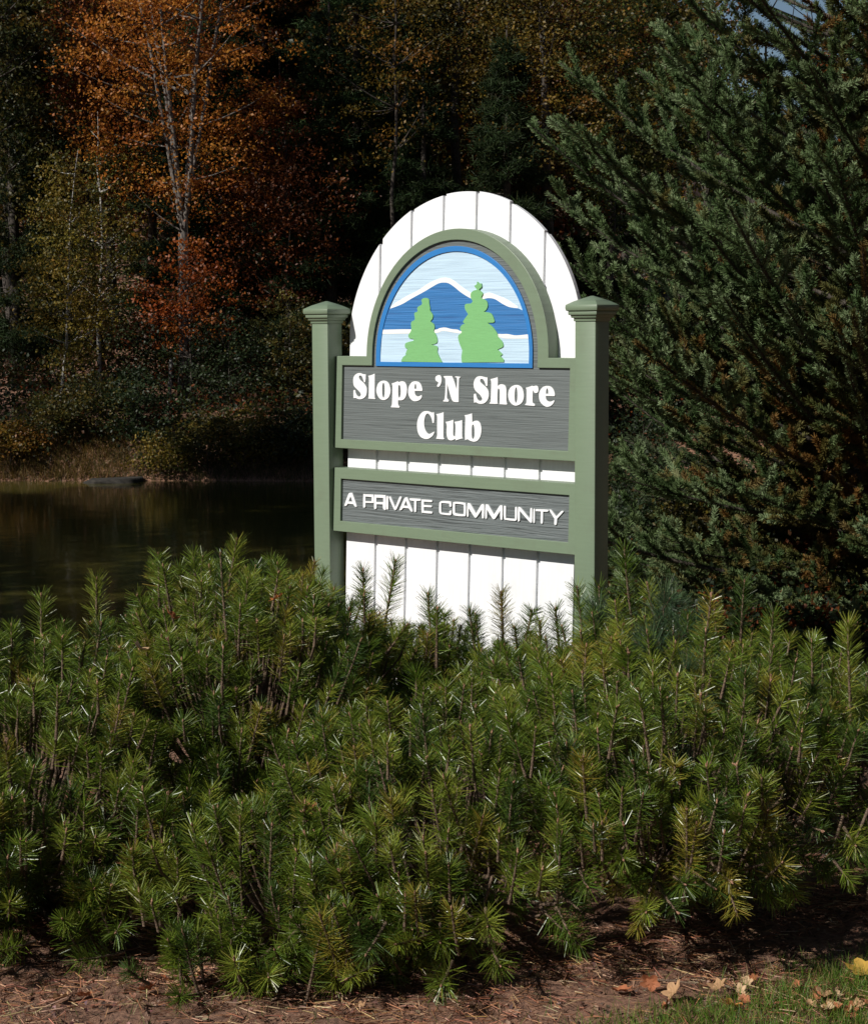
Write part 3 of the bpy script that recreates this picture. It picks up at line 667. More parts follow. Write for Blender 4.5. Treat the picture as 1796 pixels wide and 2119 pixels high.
def build_shrub(ix, sh, seed):
    r = np.random.default_rng(seed)
    lab, s0, t0, z0, rs, rt, rz, low = sh
    nb, sb, bb = Buf(), Buf(), Buf()
    area = 2 * math.pi * ((rs * rt)**1.6 / 3 + (rs * rz)**1.6 / 3 + (rt * rz)**1.6 / 3)**(1 / 1.6) * 1.15
    root_l = np.array([s0, t0, 0.0])
    for layer, (shr, dens) in enumerate(((1.0, 165), (0.87, 105), (0.70, 40))):
        cnt = int(area * dens * 1.5)
        for _ in range(cnt):
            d = unit(r.normal(size=3))
            if d[2] < -0.75: continue
            p = np.array([s0 + rs * shr * d[0], t0 + rt * shr * d[1], z0 + rz * shr * d[2]])
            lump = 1 + 0.07 * math.sin(p[0] * 7 + ix) * math.sin(p[1] * 8 + ix * 2) + 0.06 * r.normal()
            p = np.array([s0, t0, z0]) + (p - np.array([s0, t0, z0])) * lump
            if p[2] < low * (0.6 + .8 * r.random()) + 0.02: continue
            hol = math.sin(6.1 * p[0] + 1.3 * ix + 1) * math.sin(7.7 * p[1] + 2.1 * ix) + .55 * math.sin(11 * p[2] + 5 * p[1] + ix)
            if layer < 2 and hol > .62 and p[2] < .62: continue
            if layer < 2 and p[1] > .05 and p[2] < .33 + .14 * p[1] and r.random() < .78: continue
            if d[0] > 0.55 and d[2] < 0.25: continue         # deep back of the hedge, never seen
            skip = False
            for j, o in enumerate(SHRUBS):
                if j != ix and inside(p, o, 0.86 - .1 * layer): skip = True; break
            if skip: continue
            if terrain(p[0], p[1]) > p[2] - 0.02: continue
            n = unit(np.array([d[0] / rs, d[1] / rt, d[2] / rz]))
            upw = -0.22 + 1.7 * float(sst(-0.25, 0.6, n[2] + .3 * sst(0.2, .55, p[2])))
            L = (0.07 + .17 * r.random()**1.6) * (1.0 if layer == 0 else .95)
            if n[2] > .35 and layer == 0:
                if r.random() < .10:
                    p[2] += r.uniform(.04, .12); L += .07
            dv = unit(n * .8 + np.array([0, 0, upw]) + r.normal(size=3) * .2)
            dw = FH * dv[0] + RH * dv[1] + UP * dv[2]
            tip = W(p[0], p[1], p[2])
            nn = int(45 + L * r.uniform(520, 900)) if layer == 0 else int(30 + L * 500)
            yel = r.random()
            w = [.34, .26, .2, .08, .12] if yel > .04 else [.1, .1, .3, .45, .05]
            pine_shoot(nb, sb, bb, tip, dw, L, r, nn, r.uniform(.038, .058), .0023 if layer == 0 else .0027, GREENS, w, bud=layer == 0, srad=.0038,
                       ang=(1.2, r.uniform(.55, 1.05)), bare=r.uniform(.1, .35))
            if layer == 0 and r.random() < .55:
                b0 = tip - dw * L * .9
                rootp = W(s0 + (p[0] - s0) * .15, t0 + (p[1] - t0) * .15, max(z0 * .3, .02))
                m = b0 * .5 + rootp * .5 + UP * (-.06 + .03 * r.normal())
                k = np.linspace(0, 1, 6)[:, None]
                tube(sb, (1 - k)**2 * rootp + 2 * k * (1 - k) * m + k**2 * b0, np.linspace(.011, .0035, 6), 5, cap=False)
    for (u, v, dep, du, dz) in TUFTS.get(ix, []):
        tip = CP + (CF + CR * (u - 898) / FPX + CU * (1059.5 - v) / FPX) * dep
        dv = unit(-FH * .9 + RH * du + UP * dz); L = r.uniform(.10, .15)
        pine_shoot(nb, sb, bb, tip, dv, L, r, 110, r.uniform(.045, .06), .0025, GREENS, [.3, .3, .3, 0, .1], srad=.004, ang=(1.2, .8), bare=.2)
        b0 = tip - dv * L; rp = W(s0, t0, z0 * .5); k = np.linspace(0, 1, 8)[:, None]; m = (b0 + rp) / 2 - UP * .05
        tube(sb, (1 - k)**2 * rp + 2 * k * (1 - k) * m + k**2 * b0, np.linspace(.010, .004, 8), 6, cap=False)
    for (u, v, dep, L) in LEADERS.get(ix, []):
        tip = CP + (CF + CR * (u - 898) / FPX + CU * (1059.5 - v) / FPX) * dep
        dv = unit(UP + r.normal(size=3) * .10)
        pine_shoot(nb, sb, bb, tip, dv, L, r, int(L * 1000), .056, .0024, GREENS, [.34, .26, .2, .08, .12], srad=.0042, ang=(1.15, .65), bare=.05)
        b0 = tip - dv * L
        tube(sb, [b0 - UP * .25 + r.normal(size=3) * .02, b0 - UP * .1, b0 + dv * .02], [.008, .007, .0055], 6, cap=False)
    base = W(s0, t0, float(terrain(s0, t0)))
    root = empty('mugo_pine', base)
    tag(root, lab, 'pine shrub', 'mugo pines grown together into the hedge')
    # short forking trunk
    for q in range(5):
        a = r.uniform(0, 2 * math.pi); e = W(s0 + math.cos(a) * rs * .4, t0 + math.sin(a) * rt * .4, z0 + .1)
        m = (base + e) / 2 + np.array([0, 0, -.04])
        k = np.linspace(0, 1, 6)[:, None]
        tube(sb, (1 - k)**2 * (base - UP * .05) + 2 * k * (1 - k) * m + k**2 * e, np.linspace(.028, .011, 6), 7, cap=False)
    sb.build('stems', M_stem, root, smooth=True, origin=base)
    nb.build('needles', M_needle, root, origin=base)


for i, sh in enumerate(SHRUBS):
    build_shrub(i, sh, 100 + i)


def build_sapling(lab, spots, base_st, seed):
    """soft five-needled white pine with long blue-green needles"""
    r = np.random.default_rng(seed)
    nb, sb, bb = Buf(), Buf(), Buf()
    base = W(base_st[0], base_st[1], 0.0)
    cols = [(0.075, 0.125, 0.058), (0.100, 0.155, 0.075), (0.055, 0.100, 0.045)]
    for (u, v, s, du, dz, L) in spots:
        tip = CP + (CF + CR * (u - 898) / FPX + CU * (1059.5 - v) / FPX) * s
        d = unit(RH * du + UP * dz - FH * .35)
        pine_shoot(nb, sb, bb, tip, d, L, r, int(L * 1000), .085, .0017, cols, [.4, .35, .25], ang=(1.0, .35), soft=.12, srad=.0024)
        for q in range(4):
            dd = unit(d + r.normal(size=3) * .45)
            pine_shoot(nb, sb, bb, tip - d * L * r.uniform(.3, 1) + dd * .10, dd, .10, r, 85, .080, .0017, cols, [.4, .35, .25], ang=(.95, .35), soft=.15, srad=.002)
        b0 = tip - d * L
        k = np.linspace(0, 1, 7)[:, None]; m = (b0 + base) / 2 + UP * .08
        tube(sb, (1 - k)**2 * base + 2 * k * (1 - k) * m + k**2 * b0, np.linspace(.012, .004, 7), 6, cap=False)
    root = empty('white_pine_sapling', base)
    tag(root, lab, 'pine sapling', 'soft blue-green pines growing through the hedge')
    sb.build('stems', M_stem, root, smooth=True, origin=base)
    nb.build('needles', M_needle, root, origin=base)


build_sapling('taller blue-green pine with long soft needles just right of the right post',
              [(1375, 1230, 5.75, .0, 1, .20), (1430, 1290, 5.7, .5, .8, .14), (1340, 1330, 5.6, -.4, .9, .16), (1450, 1400, 5.4, .5, .6, .14), (1240, 1270, 5.9, -.1, 1, .16), (1400, 1480, 5.3, .2, .8, .16)], (5.9, .72), 41)
build_sapling('lower blue-green pine with long soft needles hanging at the lower right of the hedge',
              [(1560, 1700, 5.0, .5, .5, .14), (1545, 1800, 4.95, .5, -.2, .12), (1420, 1580, 5.05, .1, .8, .16), (1300, 1650, 5.0, -.2, .7, .12), (1500, 1760, 4.95, .1, .3, .12)], (5.5, .75), 42)

# ------------------------------------------------------------------ spruce on the right
def build_spruce(s0, t0, label, seed, reach, ztop, zstart, density, dark):
    r = np.random.default_rng(seed)
    zb = float(terrain(s0, t0))
    base = W(s0, t0, zb)
    nb, wb = Buf(), Buf()
    twigs = []

    def curve(p0, d0, d1, L, n):
        k = np.linspace(0, 1, n)
        D = unit(d0[None] * (1 - k[:, None]) + d1[None] * k[:, None])
        return p0 + np.concatenate([np.zeros((1, 3)), np.cumsum((D[1:] + D[:-1]) * .5 * L / (n - 1), 0)])

    z = zstart
    while z < ztop:
        nbr = 5 if z > 1.3 else 7
        ph = r.uniform(0, 6.28)
        for q in range(nbr):
            a = ph + q * 6.283 / nbr + r.normal() * .25
            hd = -RH * math.cos(a) + -FH * math.sin(a)
            facing = math.cos(a) * .75 + math.sin(a) * .65
            if facing < -0.35 and r.random() < .85: continue
            low = z < .6
            rise0 = r.uniform(.15, .45) if not low else r.uniform(-.05, .2)
            rise1 = r.uniform(.5, .95) if not low else r.uniform(.15, .5)
            Lh = reach(z + 1.2) * r.uniform(.78, 1.04)
            if Lh < .2: continue
            L = Lh / math.cos(math.atan((rise0 + rise1) / 2))
            p0 = W(s0, t0, zb + z + r.uniform(-.08, .08)) + hd * .04
            P = curve(p0, unit(hd + UP * rise0), unit(hd + UP * rise1), L, 16)
            tube(wb, P, np.linspace(.018, .004, 16) * (L / 2.4 + .25), 6, cap=False)
            twigs.append((P[5:], 1.0))
            side = unit(np.cross(unit(P[-1] - P[0]), UP)); up2 = np.cross(side, unit(P[-1] - P[0])); up2 *= np.sign(up2[2])
            nl = int(L / .125)
            for i in range(nl):
                f = 0.15 + 0.82 * i / nl
                x = f * 15; i0 = int(x); c = P[i0] * (1 - (x - i0)) + P[min(i0 + 1, 15)] * (x - i0)
                h = c - C0
                if h[2] > 1.7 + .158 * (h @ FH) and .184 < (h @ RH) / (h @ FH) < .208: continue
                if f < .38 and z > 1.2 and r.random() < .5: continue
                ax = unit(P[min(i0 + 1, 15)] - P[i0])
                phi = r.uniform(-.35, .6) if r.random() < .85 else r.uniform(.9, 1.9)
                lat = side * (1 if i % 2 else -1) * math.cos(phi) + up2 * math.sin(phi)
                ll = (0.12 + 0.46 * (1 - f)**.7) * r.uniform(.7, 1.2) * min(1, L / 1.8 + .2)
                ld = unit(ax * r.uniform(.7, 1.1) + lat * r.uniform(.6, 1.0))
                Q = curve(c, ld, unit(ld + ax * .3 + UP * r.uniform(.1, .5)), ll, 6)
                tube(wb, Q, np.linspace(.0045, .0022, 6), 4, cap=False)
                twigs.append((Q, f))
                m = int(ll / .10)
                for j in range(m):
                    g = .25 + .7 * (j + r.random() * .5) / max(m, 1)
                    y = g * 5; j0 = min(int(y), 4); c2 = Q[j0] * (1 - (y - j0)) + Q[j0 + 1] * (y - j0)
                    sd = unit(np.cross(ld, up2) * (1 if j % 2 else -1) + .4 * r.normal(size=3))
                    l2 = r.uniform(.08, .16) * (1.15 - .4 * g)
                    dd = unit(ld * .9 + sd * r.uniform(.5, 1.0) + UP * r.uniform(0, .6))
                    twigs.append((curve(c2, dd, unit(dd + UP * .3), l2, 4), f))
        z += 0.13 if z < 2 else .16
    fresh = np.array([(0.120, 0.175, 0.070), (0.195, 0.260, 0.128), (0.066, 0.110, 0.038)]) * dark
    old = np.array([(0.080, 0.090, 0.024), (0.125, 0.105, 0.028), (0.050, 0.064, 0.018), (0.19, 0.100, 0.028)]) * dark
    for P, f in twigs:
        q = P.mean(0) - C0; qs, qt = q @ FH, q @ RH
        if q[2] > 1.7 + .160 * qs and .184 < qt / qs < .208: continue      # the thin spot in the crown where the sky shows
        seg = np.linalg.norm(np.diff(P, axis=0), axis=1); L = seg.sum()
        n = int(L * density) + 14
        k = r.random(n) * (len(P) - 1.001); i = k.astype(int); w = (k - i)[:, None]
        pos = P[i] * (1 - w) + P[i + 1] * w
        T = unit(P[i + 1] - P[i])
        rad = unit(unit(np.cross(T, unit(r.normal(size=(n, 3))))) + np.array([0, 0, .3]))
        a = r.uniform(.8, 1.25, n)
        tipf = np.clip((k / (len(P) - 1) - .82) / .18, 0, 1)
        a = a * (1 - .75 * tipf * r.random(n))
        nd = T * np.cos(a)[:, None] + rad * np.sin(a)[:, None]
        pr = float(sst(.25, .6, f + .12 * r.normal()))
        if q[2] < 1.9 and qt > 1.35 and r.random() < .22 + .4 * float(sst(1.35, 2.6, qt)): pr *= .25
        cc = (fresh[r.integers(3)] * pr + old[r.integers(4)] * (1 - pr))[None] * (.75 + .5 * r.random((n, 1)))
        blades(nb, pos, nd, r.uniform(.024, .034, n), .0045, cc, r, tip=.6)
    k = np.linspace(0, 1, 12)[:, None]
    tube(wb, base - UP * .2 + k * UP * (ztop + 1) + np.array([.05, 0, 0]) * np.sin(k * 5), np.linspace(.11, .02, 12), 12)
    root = empty('spruce_tree', base)
    tag(root, label, 'spruce tree')
    wb.build('trunk', M_bark, root, smooth=True, origin=base)
    nb.build('needles', M_spruce, root, origin=base)


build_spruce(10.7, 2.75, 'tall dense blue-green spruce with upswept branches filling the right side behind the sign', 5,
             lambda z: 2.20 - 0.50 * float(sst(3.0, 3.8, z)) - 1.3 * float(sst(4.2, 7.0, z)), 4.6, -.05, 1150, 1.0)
build_spruce(12.6, 3.3, 'added spruce with needles darkened as shade behind the tall blue-green spruce', 6,
             lambda z: 2.0 - 0.9 * float(sst(2.6, 3.6, z)) - .9 * float(sst(3.6, 5.2, z)), 3.9, -.1, 450, .5)  # added backdrop spruce; needle colour lowered to stand for shade between branches


# ------------------------------------------------------------------ woods
def broadleaf(name, height, crown, ncl, per, lsize, cols, w, trad, bark, seed, lean=(0, 0), fork=None, clr=0.30, flat=0.4, limbs=14, extra=None, keep=1.0):
    """crown = (z centre, horizontal radius, vertical radius); returns (wood Buf, leaf Buf) about the origin"""
    r = np.random.default_rng(seed)
    wb, lb = Buf(), Buf()
    zc, rh, rv = crown
    n = 12; k = np.linspace(0, 1, n)
    stems = []
    wob = np.cumsum(r.normal(size=(n, 2)) * .045 * height / 10, 0); wob -= wob[0]
    T = np.stack([lean[0] * k * height + wob[:, 0], lean[1] * k * height + wob[:, 1], k * height * .97], -1)
    if fork:
        nst, zf = fork
        m = T[T[:, 2] <= zf]
        fp = m[-1]
        tube(wb, np.vstack([[m[0] - [0, 0, .3]], m]), np.linspace(trad, trad * .8, len(m) + 1), 9, cap=False)
        for q in range(nst):
            a = q * 6.283 / nst + r.uniform(-.3, .3); sp = r.uniform(.10, .24)
            kk = np.linspace(0, 1, 10)[:, None]; hh = (height - fp[2]) * r.uniform(.75, 1)
            P = fp + kk * np.array([math.cos(a) * sp * hh, math.sin(a) * sp * hh, hh]) + np.cumsum(r.normal(size=(10, 3)) * .03, 0) * np.array([1, 1, 0])
            P[0] = fp
            tube(wb, P, np.linspace(trad * .42, trad * .06, 10), 7, cap=False); stems.append(P)
    else:
        tube(wb, np.vstack([[T[0] - [0, 0, .3]], T]), np.linspace(trad * 1.1, trad * .12, n + 1), 8, cap=False); stems.append(T)
    cents = []
    for _ in range(ncl):
        d = unit(r.normal(size=3)) * r.random()**.42
        c = np.array([lean[0] * zc + d[0] * rh, lean[1] * zc + d[1] * rh, zc + d[2] * rv])
        taper = 1 - .35 * max(0, d[2])
        c[:2] *= taper
        if c[2] > .15: cents.append(c)
    if extra:
        for (ex, ey, ez, er, en) in extra:
            for _ in range(en): cents.append(np.array([ex, ey, ez]) + r.normal(size=3) * er * np.array([1, 1, .6]))
    cents = np.array(cents)
    # limbs towards a sample of the clusters
    for c in cents[r.choice(len(cents), min(limbs * 3, len(cents)), replace=False)]:
        S = stems[r.integers(len(stems))]
        zz = c[2] - r.uniform(.25, .6) * np.linalg.norm(c[:2] - S[len(S) // 2][:2]) - .1
        i = int(np.argmin(abs(S[:, 2] - zz))); b0 = S[i]
        kk = np.linspace(0, 1, 6)[:, None]; m = (b0 + c) / 2 + np.array([0, 0, -.1 * np.linalg.norm(c - b0)])
        l = np.linalg.norm(c - b0)
        tube(wb, (1 - kk)**2 * b0 + 2 * kk * (1 - kk) * m + kk**2 * c, np.linspace(min(trad * .35, .012 * l + .006), .004, 6), 4, cap=False)
    # leaves gathered into ragged sprays
    ccol = mixcol(r, len(cents), cols, w, .15)
    rep = np.repeat(np.arange(len(cents)), per)
    sc = clr * r.uniform(.5, 1.3, len(cents))[rep][:, None]
    pos = cents[rep] + r.normal(size=(len(rep), 3)) * sc * np.array([1, 1, .45])
    g = mixcol(r, len(rep), cols, w, .3)
    col = ccol[rep] * .65 + g * .35
    ok = pos[:, 2] > .03
    leaves(lb, pos[ok], (lsize * r.uniform(.6, 1.3, len(rep)))[ok], col[ok], r, flat=flat)
    return wb, lb


def conifer(height, rad, zlow, seed, cols, trad=.16, gap=.42, per=5, droop=.12, tuft=.16, dead=0):
    r = np.random.default_rng(seed)
    wb, lb = Buf(), Buf()
    k = np.linspace(0, 1, 10)[:, None]
    tube(wb, np.array([0, 0, -.3]) + k * np.array([0, 0, height + .3]), np.linspace(trad, .02, 10), 9)
    z = zlow
    while z < height - .3:
        R = rad * min(1, ((height - z) / (height - zlow))**.7 + .05)
        for q in range(per):
            a = r.uniform(0, 6.283); L = R * r.uniform(.6, 1.1)
            d = np.array([math.cos(a), math.sin(a), 0.0])
            kk = np.linspace(0, 1, 7)[:, None]
            P = np.array([0, 0, z + r.uniform(-.1, .1)]) + kk * d * L + np.array([0, 0, 1.0]) * (.10 * L * kk - droop * L * kk**2)
            tube(wb, P, np.linspace(.022, .005, 7), 4, cap=False)
            n = int(L * 95)
            f = r.uniform(.2, 1, n); x = f * 6; i = np.minimum(x.astype(int), 5)
            c = P[i] + (P[i + 1] - P[i]) * (x - i)[:, None]
            sd = np.array([-d[1], d[0], 0])
            lat = r.normal(size=n) * .32 * L * (1.1 - f) + r.normal(size=n) * .05
            c = c + sd * lat[:, None] + np.array([0, 0, 1]) * (r.normal(size=n) * .04)[:, None] + d * abs(lat)[:, None] * .5
            m = 7
            cc = np.repeat(c, m, 0) + r.normal(size=(n * m, 3)) * .05
            dd = unit(d * .6 + r.normal(size=(n * m, 3)) * .7 + np.array([0, 0, .25]))
            blades(lb, cc, dd, r.uniform(.6, 1.2, n * m) * tuft, .016, mixcol(r, n * m, cols, None, .25), r, tip=.3)
        z += gap * r.uniform(.7, 1.3)
    return wb, lb


def plant(name, bufs, s, u, label, cat, group=None, bark=None, leafm=None, rz=0.0, parts=('trunk', 'crown'), t=None, dz=0.0):
    t = tt(u, s) if t is None else t
    root = empty(name, W(s, t, float(terrain(s, t)) + dz), rz)
    tag(root, label, cat, group)
    for b, p, m in zip(bufs, parts, (bark or M_bark, leafm or M_leaf)):
        if b is not None: b.build(p, m, root, smooth=(p != 'crown' and p != 'foliage'))
    return root


CAMROT = math.atan2(RH[1], RH[0])          # local +x points to the photographer's right
ORANGE = [(0.46, 0.17, 0.022), (0.32, 0.10, 0.015), (0.52, 0.24, 0.04), (0.20, 0.055, 0.012)]
RUST = [(0.15, 0.040, 0.010), (0.09, 0.024, 0.008), (0.25, 0.075, 0.013), (0.065, 0.028, 0.010)]
YELG = [(0.20, 0.15, 0.020), (0.075, 0.075, 0.014), (0.30, 0.20, 0.035), (0.04, 0.048, 0.011)]
OLIVE = [(0.065, 0.060, 0.012), (0.036, 0.042, 0.010), (0.14, 0.10, 0.016), (0.024, 0.030, 0.009)]
GOLD = [(0.21, 0.13, 0.016), (0.11, 0.08, 0.014), (0.055, 0.055, 0.011), (0.24, 0.10, 0.016)]
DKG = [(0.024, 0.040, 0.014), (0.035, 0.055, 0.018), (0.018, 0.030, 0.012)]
PINEG = [(0.040, 0.075, 0.026), (0.030, 0.058, 0.020), (0.060, 0.095, 0.032)]
LITG = [(0.075, 0.10, 0.022), (0.05, 0.075, 0.018), (0.12, 0.13, 0.03)]

WOODS = 'trees of the autumn woods beyond the pond'
plant('maple_tree', broadleaf('m', 13.0, (7.9, 2.35, 4.4), 380, 80, .070, ORANGE, [.4, .3, .15, .15], .13, None, 11, fork=(6, 4.4), clr=.26, limbs=22), 36.5, 380,
      'big orange maple whose grey trunk forks into several pale stems', 'tree', WOODS, bark=M_maple, rz=CAMROT)
plant('maple_tree', broadleaf('m', 3.9, (2.2, 1.0, 1.25), 70, 48, .07, [(0.30, 0.065, 0.010), (0.17, 0.04, 0.008), (0.38, .11, .014), (.10, .03, .008)], None, .03, None, 12, clr=.22), 35.4, 395,
      'small red-orange maple in front of the foot of the big orange maple', 'tree', WOODS, rz=CAMROT)
plant('birch_tree', broadleaf('b', 5.2, (2.7, .85, 2.3), 150, 65, .065, YELG, [.35, .3, .2, .15], .035, None, 13, lean=(.05, 0), clr=.22, limbs=12), 34.9, 125,
      'slender yellow-leaved birch with a thin white trunk near the left edge', 'tree', WOODS, bark=M_birch, rz=CAMROT)
plant('birch_tree', broadleaf('b', 6.0, (3.3, .85, 2.5), 105, 60, .065, YELG, [.25, .35, .1, .3], .05, None, 14, clr=.25), 36.6, 215,
      'yellow-green birch between the thin white birch and the big orange maple', 'tree', WOODS, bark=M_birch, rz=CAMROT)
plant('beech_tree', broadleaf('b', 12, (7.0, 1.9, 4.6), 260, 55, .09, OLIVE, [.3, .3, .15, .25], .14, None, 15, clr=.3), 37.0, -20,
      'olive green tree cut by the left edge of the photo', 'tree', WOODS, rz=CAMROT)
plant('maple_tree', broadleaf('m', 7.2, (4.1, 1.45, 2.4), 200, 70, .070, RUST, [.35, .35, .15, .15], .08, None, 16, clr=.28), 37.5, 590,
      'dark rust-red maple right of the big orange maple', 'tree', WOODS, rz=CAMROT)
plant('maple_tree', broadleaf('m', 10.0, (6.6, 1.5, 2.9), 160, 55, .09, RUST, [.35, .2, .3, .15], .08, None, 17, clr=.3), 40.0, 215,
      'rust-brown maple behind and left of the big orange maple', 'tree', WOODS, rz=CAMROT)
wp = conifer(12.5, 2.1, 3.2, 18, PINEG)
wr = plant('pine_tree', wp, 39.5, 745, 'dark layered pine between the orange maple and the top of the sign', 'tree', WOODS, leafm=M_spruce, rz=CAMROT)
for q, (a, b, z) in enumerate(((-1.35, -.45, 4.05), (-.35, .35, 4.02), (-.9, .1, 7.2))):
    db = Buf(); k = np.linspace(0, 1, 7); tube(db, np.stack([a + (b - a) * k, np.full(7, -1.3), z + .05 * np.sin(k * 5 + q)], -1), np.linspace(.018, .007, 7), 5)
    db.build('dead_branch', M_birch, wr)
plant('oak_tree', broadleaf('o', 12.5, (8.4, 1.9, 3.4), 220, 75, .072, OLIVE, [.25, .3, .3, .15], .16, None, 19, clr=.3), 40.0, 935,
      'bronze and yellow oak straight above the arch of the sign', 'tree', WOODS, rz=CAMROT)
plant('oak_tree', broadleaf('o', 12.5, (7.6, 2.0, 4.2), 260, 75, .072, GOLD, [.3, .3, .35, .05], .15, None, 20, clr=.3), 38.6, 1130,
      'gold and olive oak between the sign arch and the spruce', 'tree', WOODS, rz=CAMROT)
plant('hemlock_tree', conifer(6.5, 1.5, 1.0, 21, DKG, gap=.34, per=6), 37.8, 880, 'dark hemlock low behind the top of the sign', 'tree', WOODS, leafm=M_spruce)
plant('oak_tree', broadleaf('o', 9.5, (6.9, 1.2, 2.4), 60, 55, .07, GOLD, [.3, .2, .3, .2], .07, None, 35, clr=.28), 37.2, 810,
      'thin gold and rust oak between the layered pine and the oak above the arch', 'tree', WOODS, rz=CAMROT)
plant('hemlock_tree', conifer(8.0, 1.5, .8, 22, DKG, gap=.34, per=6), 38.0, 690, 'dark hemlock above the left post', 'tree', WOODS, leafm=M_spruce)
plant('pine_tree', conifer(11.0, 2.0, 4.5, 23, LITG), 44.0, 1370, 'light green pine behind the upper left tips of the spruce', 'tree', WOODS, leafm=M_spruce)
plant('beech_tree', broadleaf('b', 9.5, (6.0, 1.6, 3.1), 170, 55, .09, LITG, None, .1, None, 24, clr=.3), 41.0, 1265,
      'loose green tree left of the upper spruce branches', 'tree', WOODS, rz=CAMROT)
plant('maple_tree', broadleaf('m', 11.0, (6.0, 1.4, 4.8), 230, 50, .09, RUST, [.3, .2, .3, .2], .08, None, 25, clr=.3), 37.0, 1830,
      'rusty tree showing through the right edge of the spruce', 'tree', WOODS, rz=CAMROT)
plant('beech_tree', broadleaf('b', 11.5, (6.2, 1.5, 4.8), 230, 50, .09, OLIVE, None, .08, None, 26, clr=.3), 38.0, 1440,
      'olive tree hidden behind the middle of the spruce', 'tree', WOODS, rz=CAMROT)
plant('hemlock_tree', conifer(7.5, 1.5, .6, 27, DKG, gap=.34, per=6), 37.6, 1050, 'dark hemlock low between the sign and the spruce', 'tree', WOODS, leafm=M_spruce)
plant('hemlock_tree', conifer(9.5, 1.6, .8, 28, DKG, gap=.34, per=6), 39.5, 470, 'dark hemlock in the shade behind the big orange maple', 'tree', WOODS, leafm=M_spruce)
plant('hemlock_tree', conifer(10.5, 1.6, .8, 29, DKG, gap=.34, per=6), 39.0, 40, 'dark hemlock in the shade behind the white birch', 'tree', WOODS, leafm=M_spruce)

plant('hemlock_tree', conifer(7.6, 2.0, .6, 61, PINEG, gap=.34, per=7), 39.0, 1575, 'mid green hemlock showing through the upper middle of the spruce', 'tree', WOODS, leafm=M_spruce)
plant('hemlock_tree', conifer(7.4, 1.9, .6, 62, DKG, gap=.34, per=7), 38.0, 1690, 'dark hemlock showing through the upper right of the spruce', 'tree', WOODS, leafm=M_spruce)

# deeper rows: a few kinds copied, every copy a tree of its own
deep = []
protos = [
    plant('woodland_tree', broadleaf('w', 13, (7.8, 2.3, 5.4), 230, 45, .14, OLIVE, None, .16, None, 31, clr=.4), 46, 120, 'x', 'tree'),
    plant('woodland_tree', broadleaf('w', 13, (7.6, 2.3, 5.4), 230, 45, .14, GOLD, None, .15, None, 32, clr=.4), 46, 980, 'x', 'tree'),
    plant('woodland_tree', conifer(14, 2.2, 1.5, 33, DKG, gap=.45, per=6, tuft=.22), 45, 560, 'x', 'tree', leafm=M_spruce),
    plant('woodland_tree', broadleaf('w', 13, (7.2, 2.2, 5.0), 230, 45, .14, RUST, None, .14, None, 34, clr=.4), 46, 330, 'x', 'tree'),
]
deeps = [(46, 120, 0), (46, 980, 1), (45, 560, 2), (46, 330, 3), (47, -60, 2), (45, 760, 1), (46, 1190, 2), (50, 40, 3), (52, 240, 1), (50, 450, 0), (52, 650, 3),
         (51, 870, 2), (52, 1080, 0), (53, 1290, 1), (43, 860, 0), (43, 30, 1), (43, 420, 2), (43, 1150, 3)]
seen = set()
for i, (s, u, k) in enumerate(deeps):
    o = protos[k] if k not in seen else copy_tree(protos[k])
    seen.add(k)
    t = tt(u, s)
    o.location = Vector([float(a) for a in W(s, t, float(terrain(s, t)))])
    o.rotation_euler = (0, 0, i * 1.7)
    kind = ('olive leaved', 'bronze leaved', 'dark evergreen', 'rusty leaved')[k]
    tag(o, kind + ' tree deep in the shade of the woods behind the front row', 'tree', kind + ' trees deep in the woods')


def build_far():
    r = np.random.default_rng(77)
    lb = Buf()
    n = 3200
    s = r.uniform(57, 95, n); u = r.uniform(-200, 1450, n); t = tt(u, s)
    z = terrain(s, t) + r.uniform(.5, 10, n)
    c = W(s, t, z)
    per = 34
    pos = np.repeat(c, per, 0) + r.normal(size=(n * per, 3)) * np.array([.8, .8, .5])
    cc = mixcol(r, n, OLIVE + GOLD + RUST + DKG + DKG, None, .2)
    leaves(lb, pos, r.uniform(.16, .34, n * per), np.repeat(cc, per, 0), r)
    tag(lb.build('distant_woods', M_leaf), 'wooded hillside closing the view behind the trees', 'woods', kind='stuff')


build_far()

def undergrowth():
    r = np.random.default_rng(88)
    lb = Buf(); n = 5200
    s = 33.6 + 26 * r.random(n)**1.3; u = r.uniform(-350, 2000, n); t = tt(u, s)
    h = r.uniform(.05, .9, n) * sst(33.4, 36, s)
    c = W(s, t, terrain(s, t) + h); per = 30
    pos = np.repeat(c, per, 0) + r.normal(size=(n * per, 3)) * np.array([.30, .30, .16])
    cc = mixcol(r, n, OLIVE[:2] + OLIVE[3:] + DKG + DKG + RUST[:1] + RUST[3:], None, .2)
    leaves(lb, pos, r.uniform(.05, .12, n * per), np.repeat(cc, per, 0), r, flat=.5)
    n = 3600
    s = 9.3 + 25 * r.random(n)**1.2; t = tt(r.uniform(1230, 1960, n), s)
    zt = terrain(s, t); k = (zt > -.97); s, t, zt = s[k], t[k], zt[k]; n = len(s)
    c = W(s, t, zt + r.uniform(.0, .22, n) * (.6 + s / 20)); per = 40
    pos = np.repeat(c, per, 0) + r.normal(size=(n * per, 3)) * np.array([.14, .14, .06]) * np.repeat(.6 + s / 20, per)[:, None]
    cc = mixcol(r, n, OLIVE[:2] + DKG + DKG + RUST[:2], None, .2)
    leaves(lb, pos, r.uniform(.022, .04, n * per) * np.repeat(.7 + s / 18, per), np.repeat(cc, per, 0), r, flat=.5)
    tag(lb.build('forest_undergrowth', M_leaf), 'dark ferns, brush and leaf litter covering the forest floor', 'undergrowth', kind='stuff')


undergrowth()

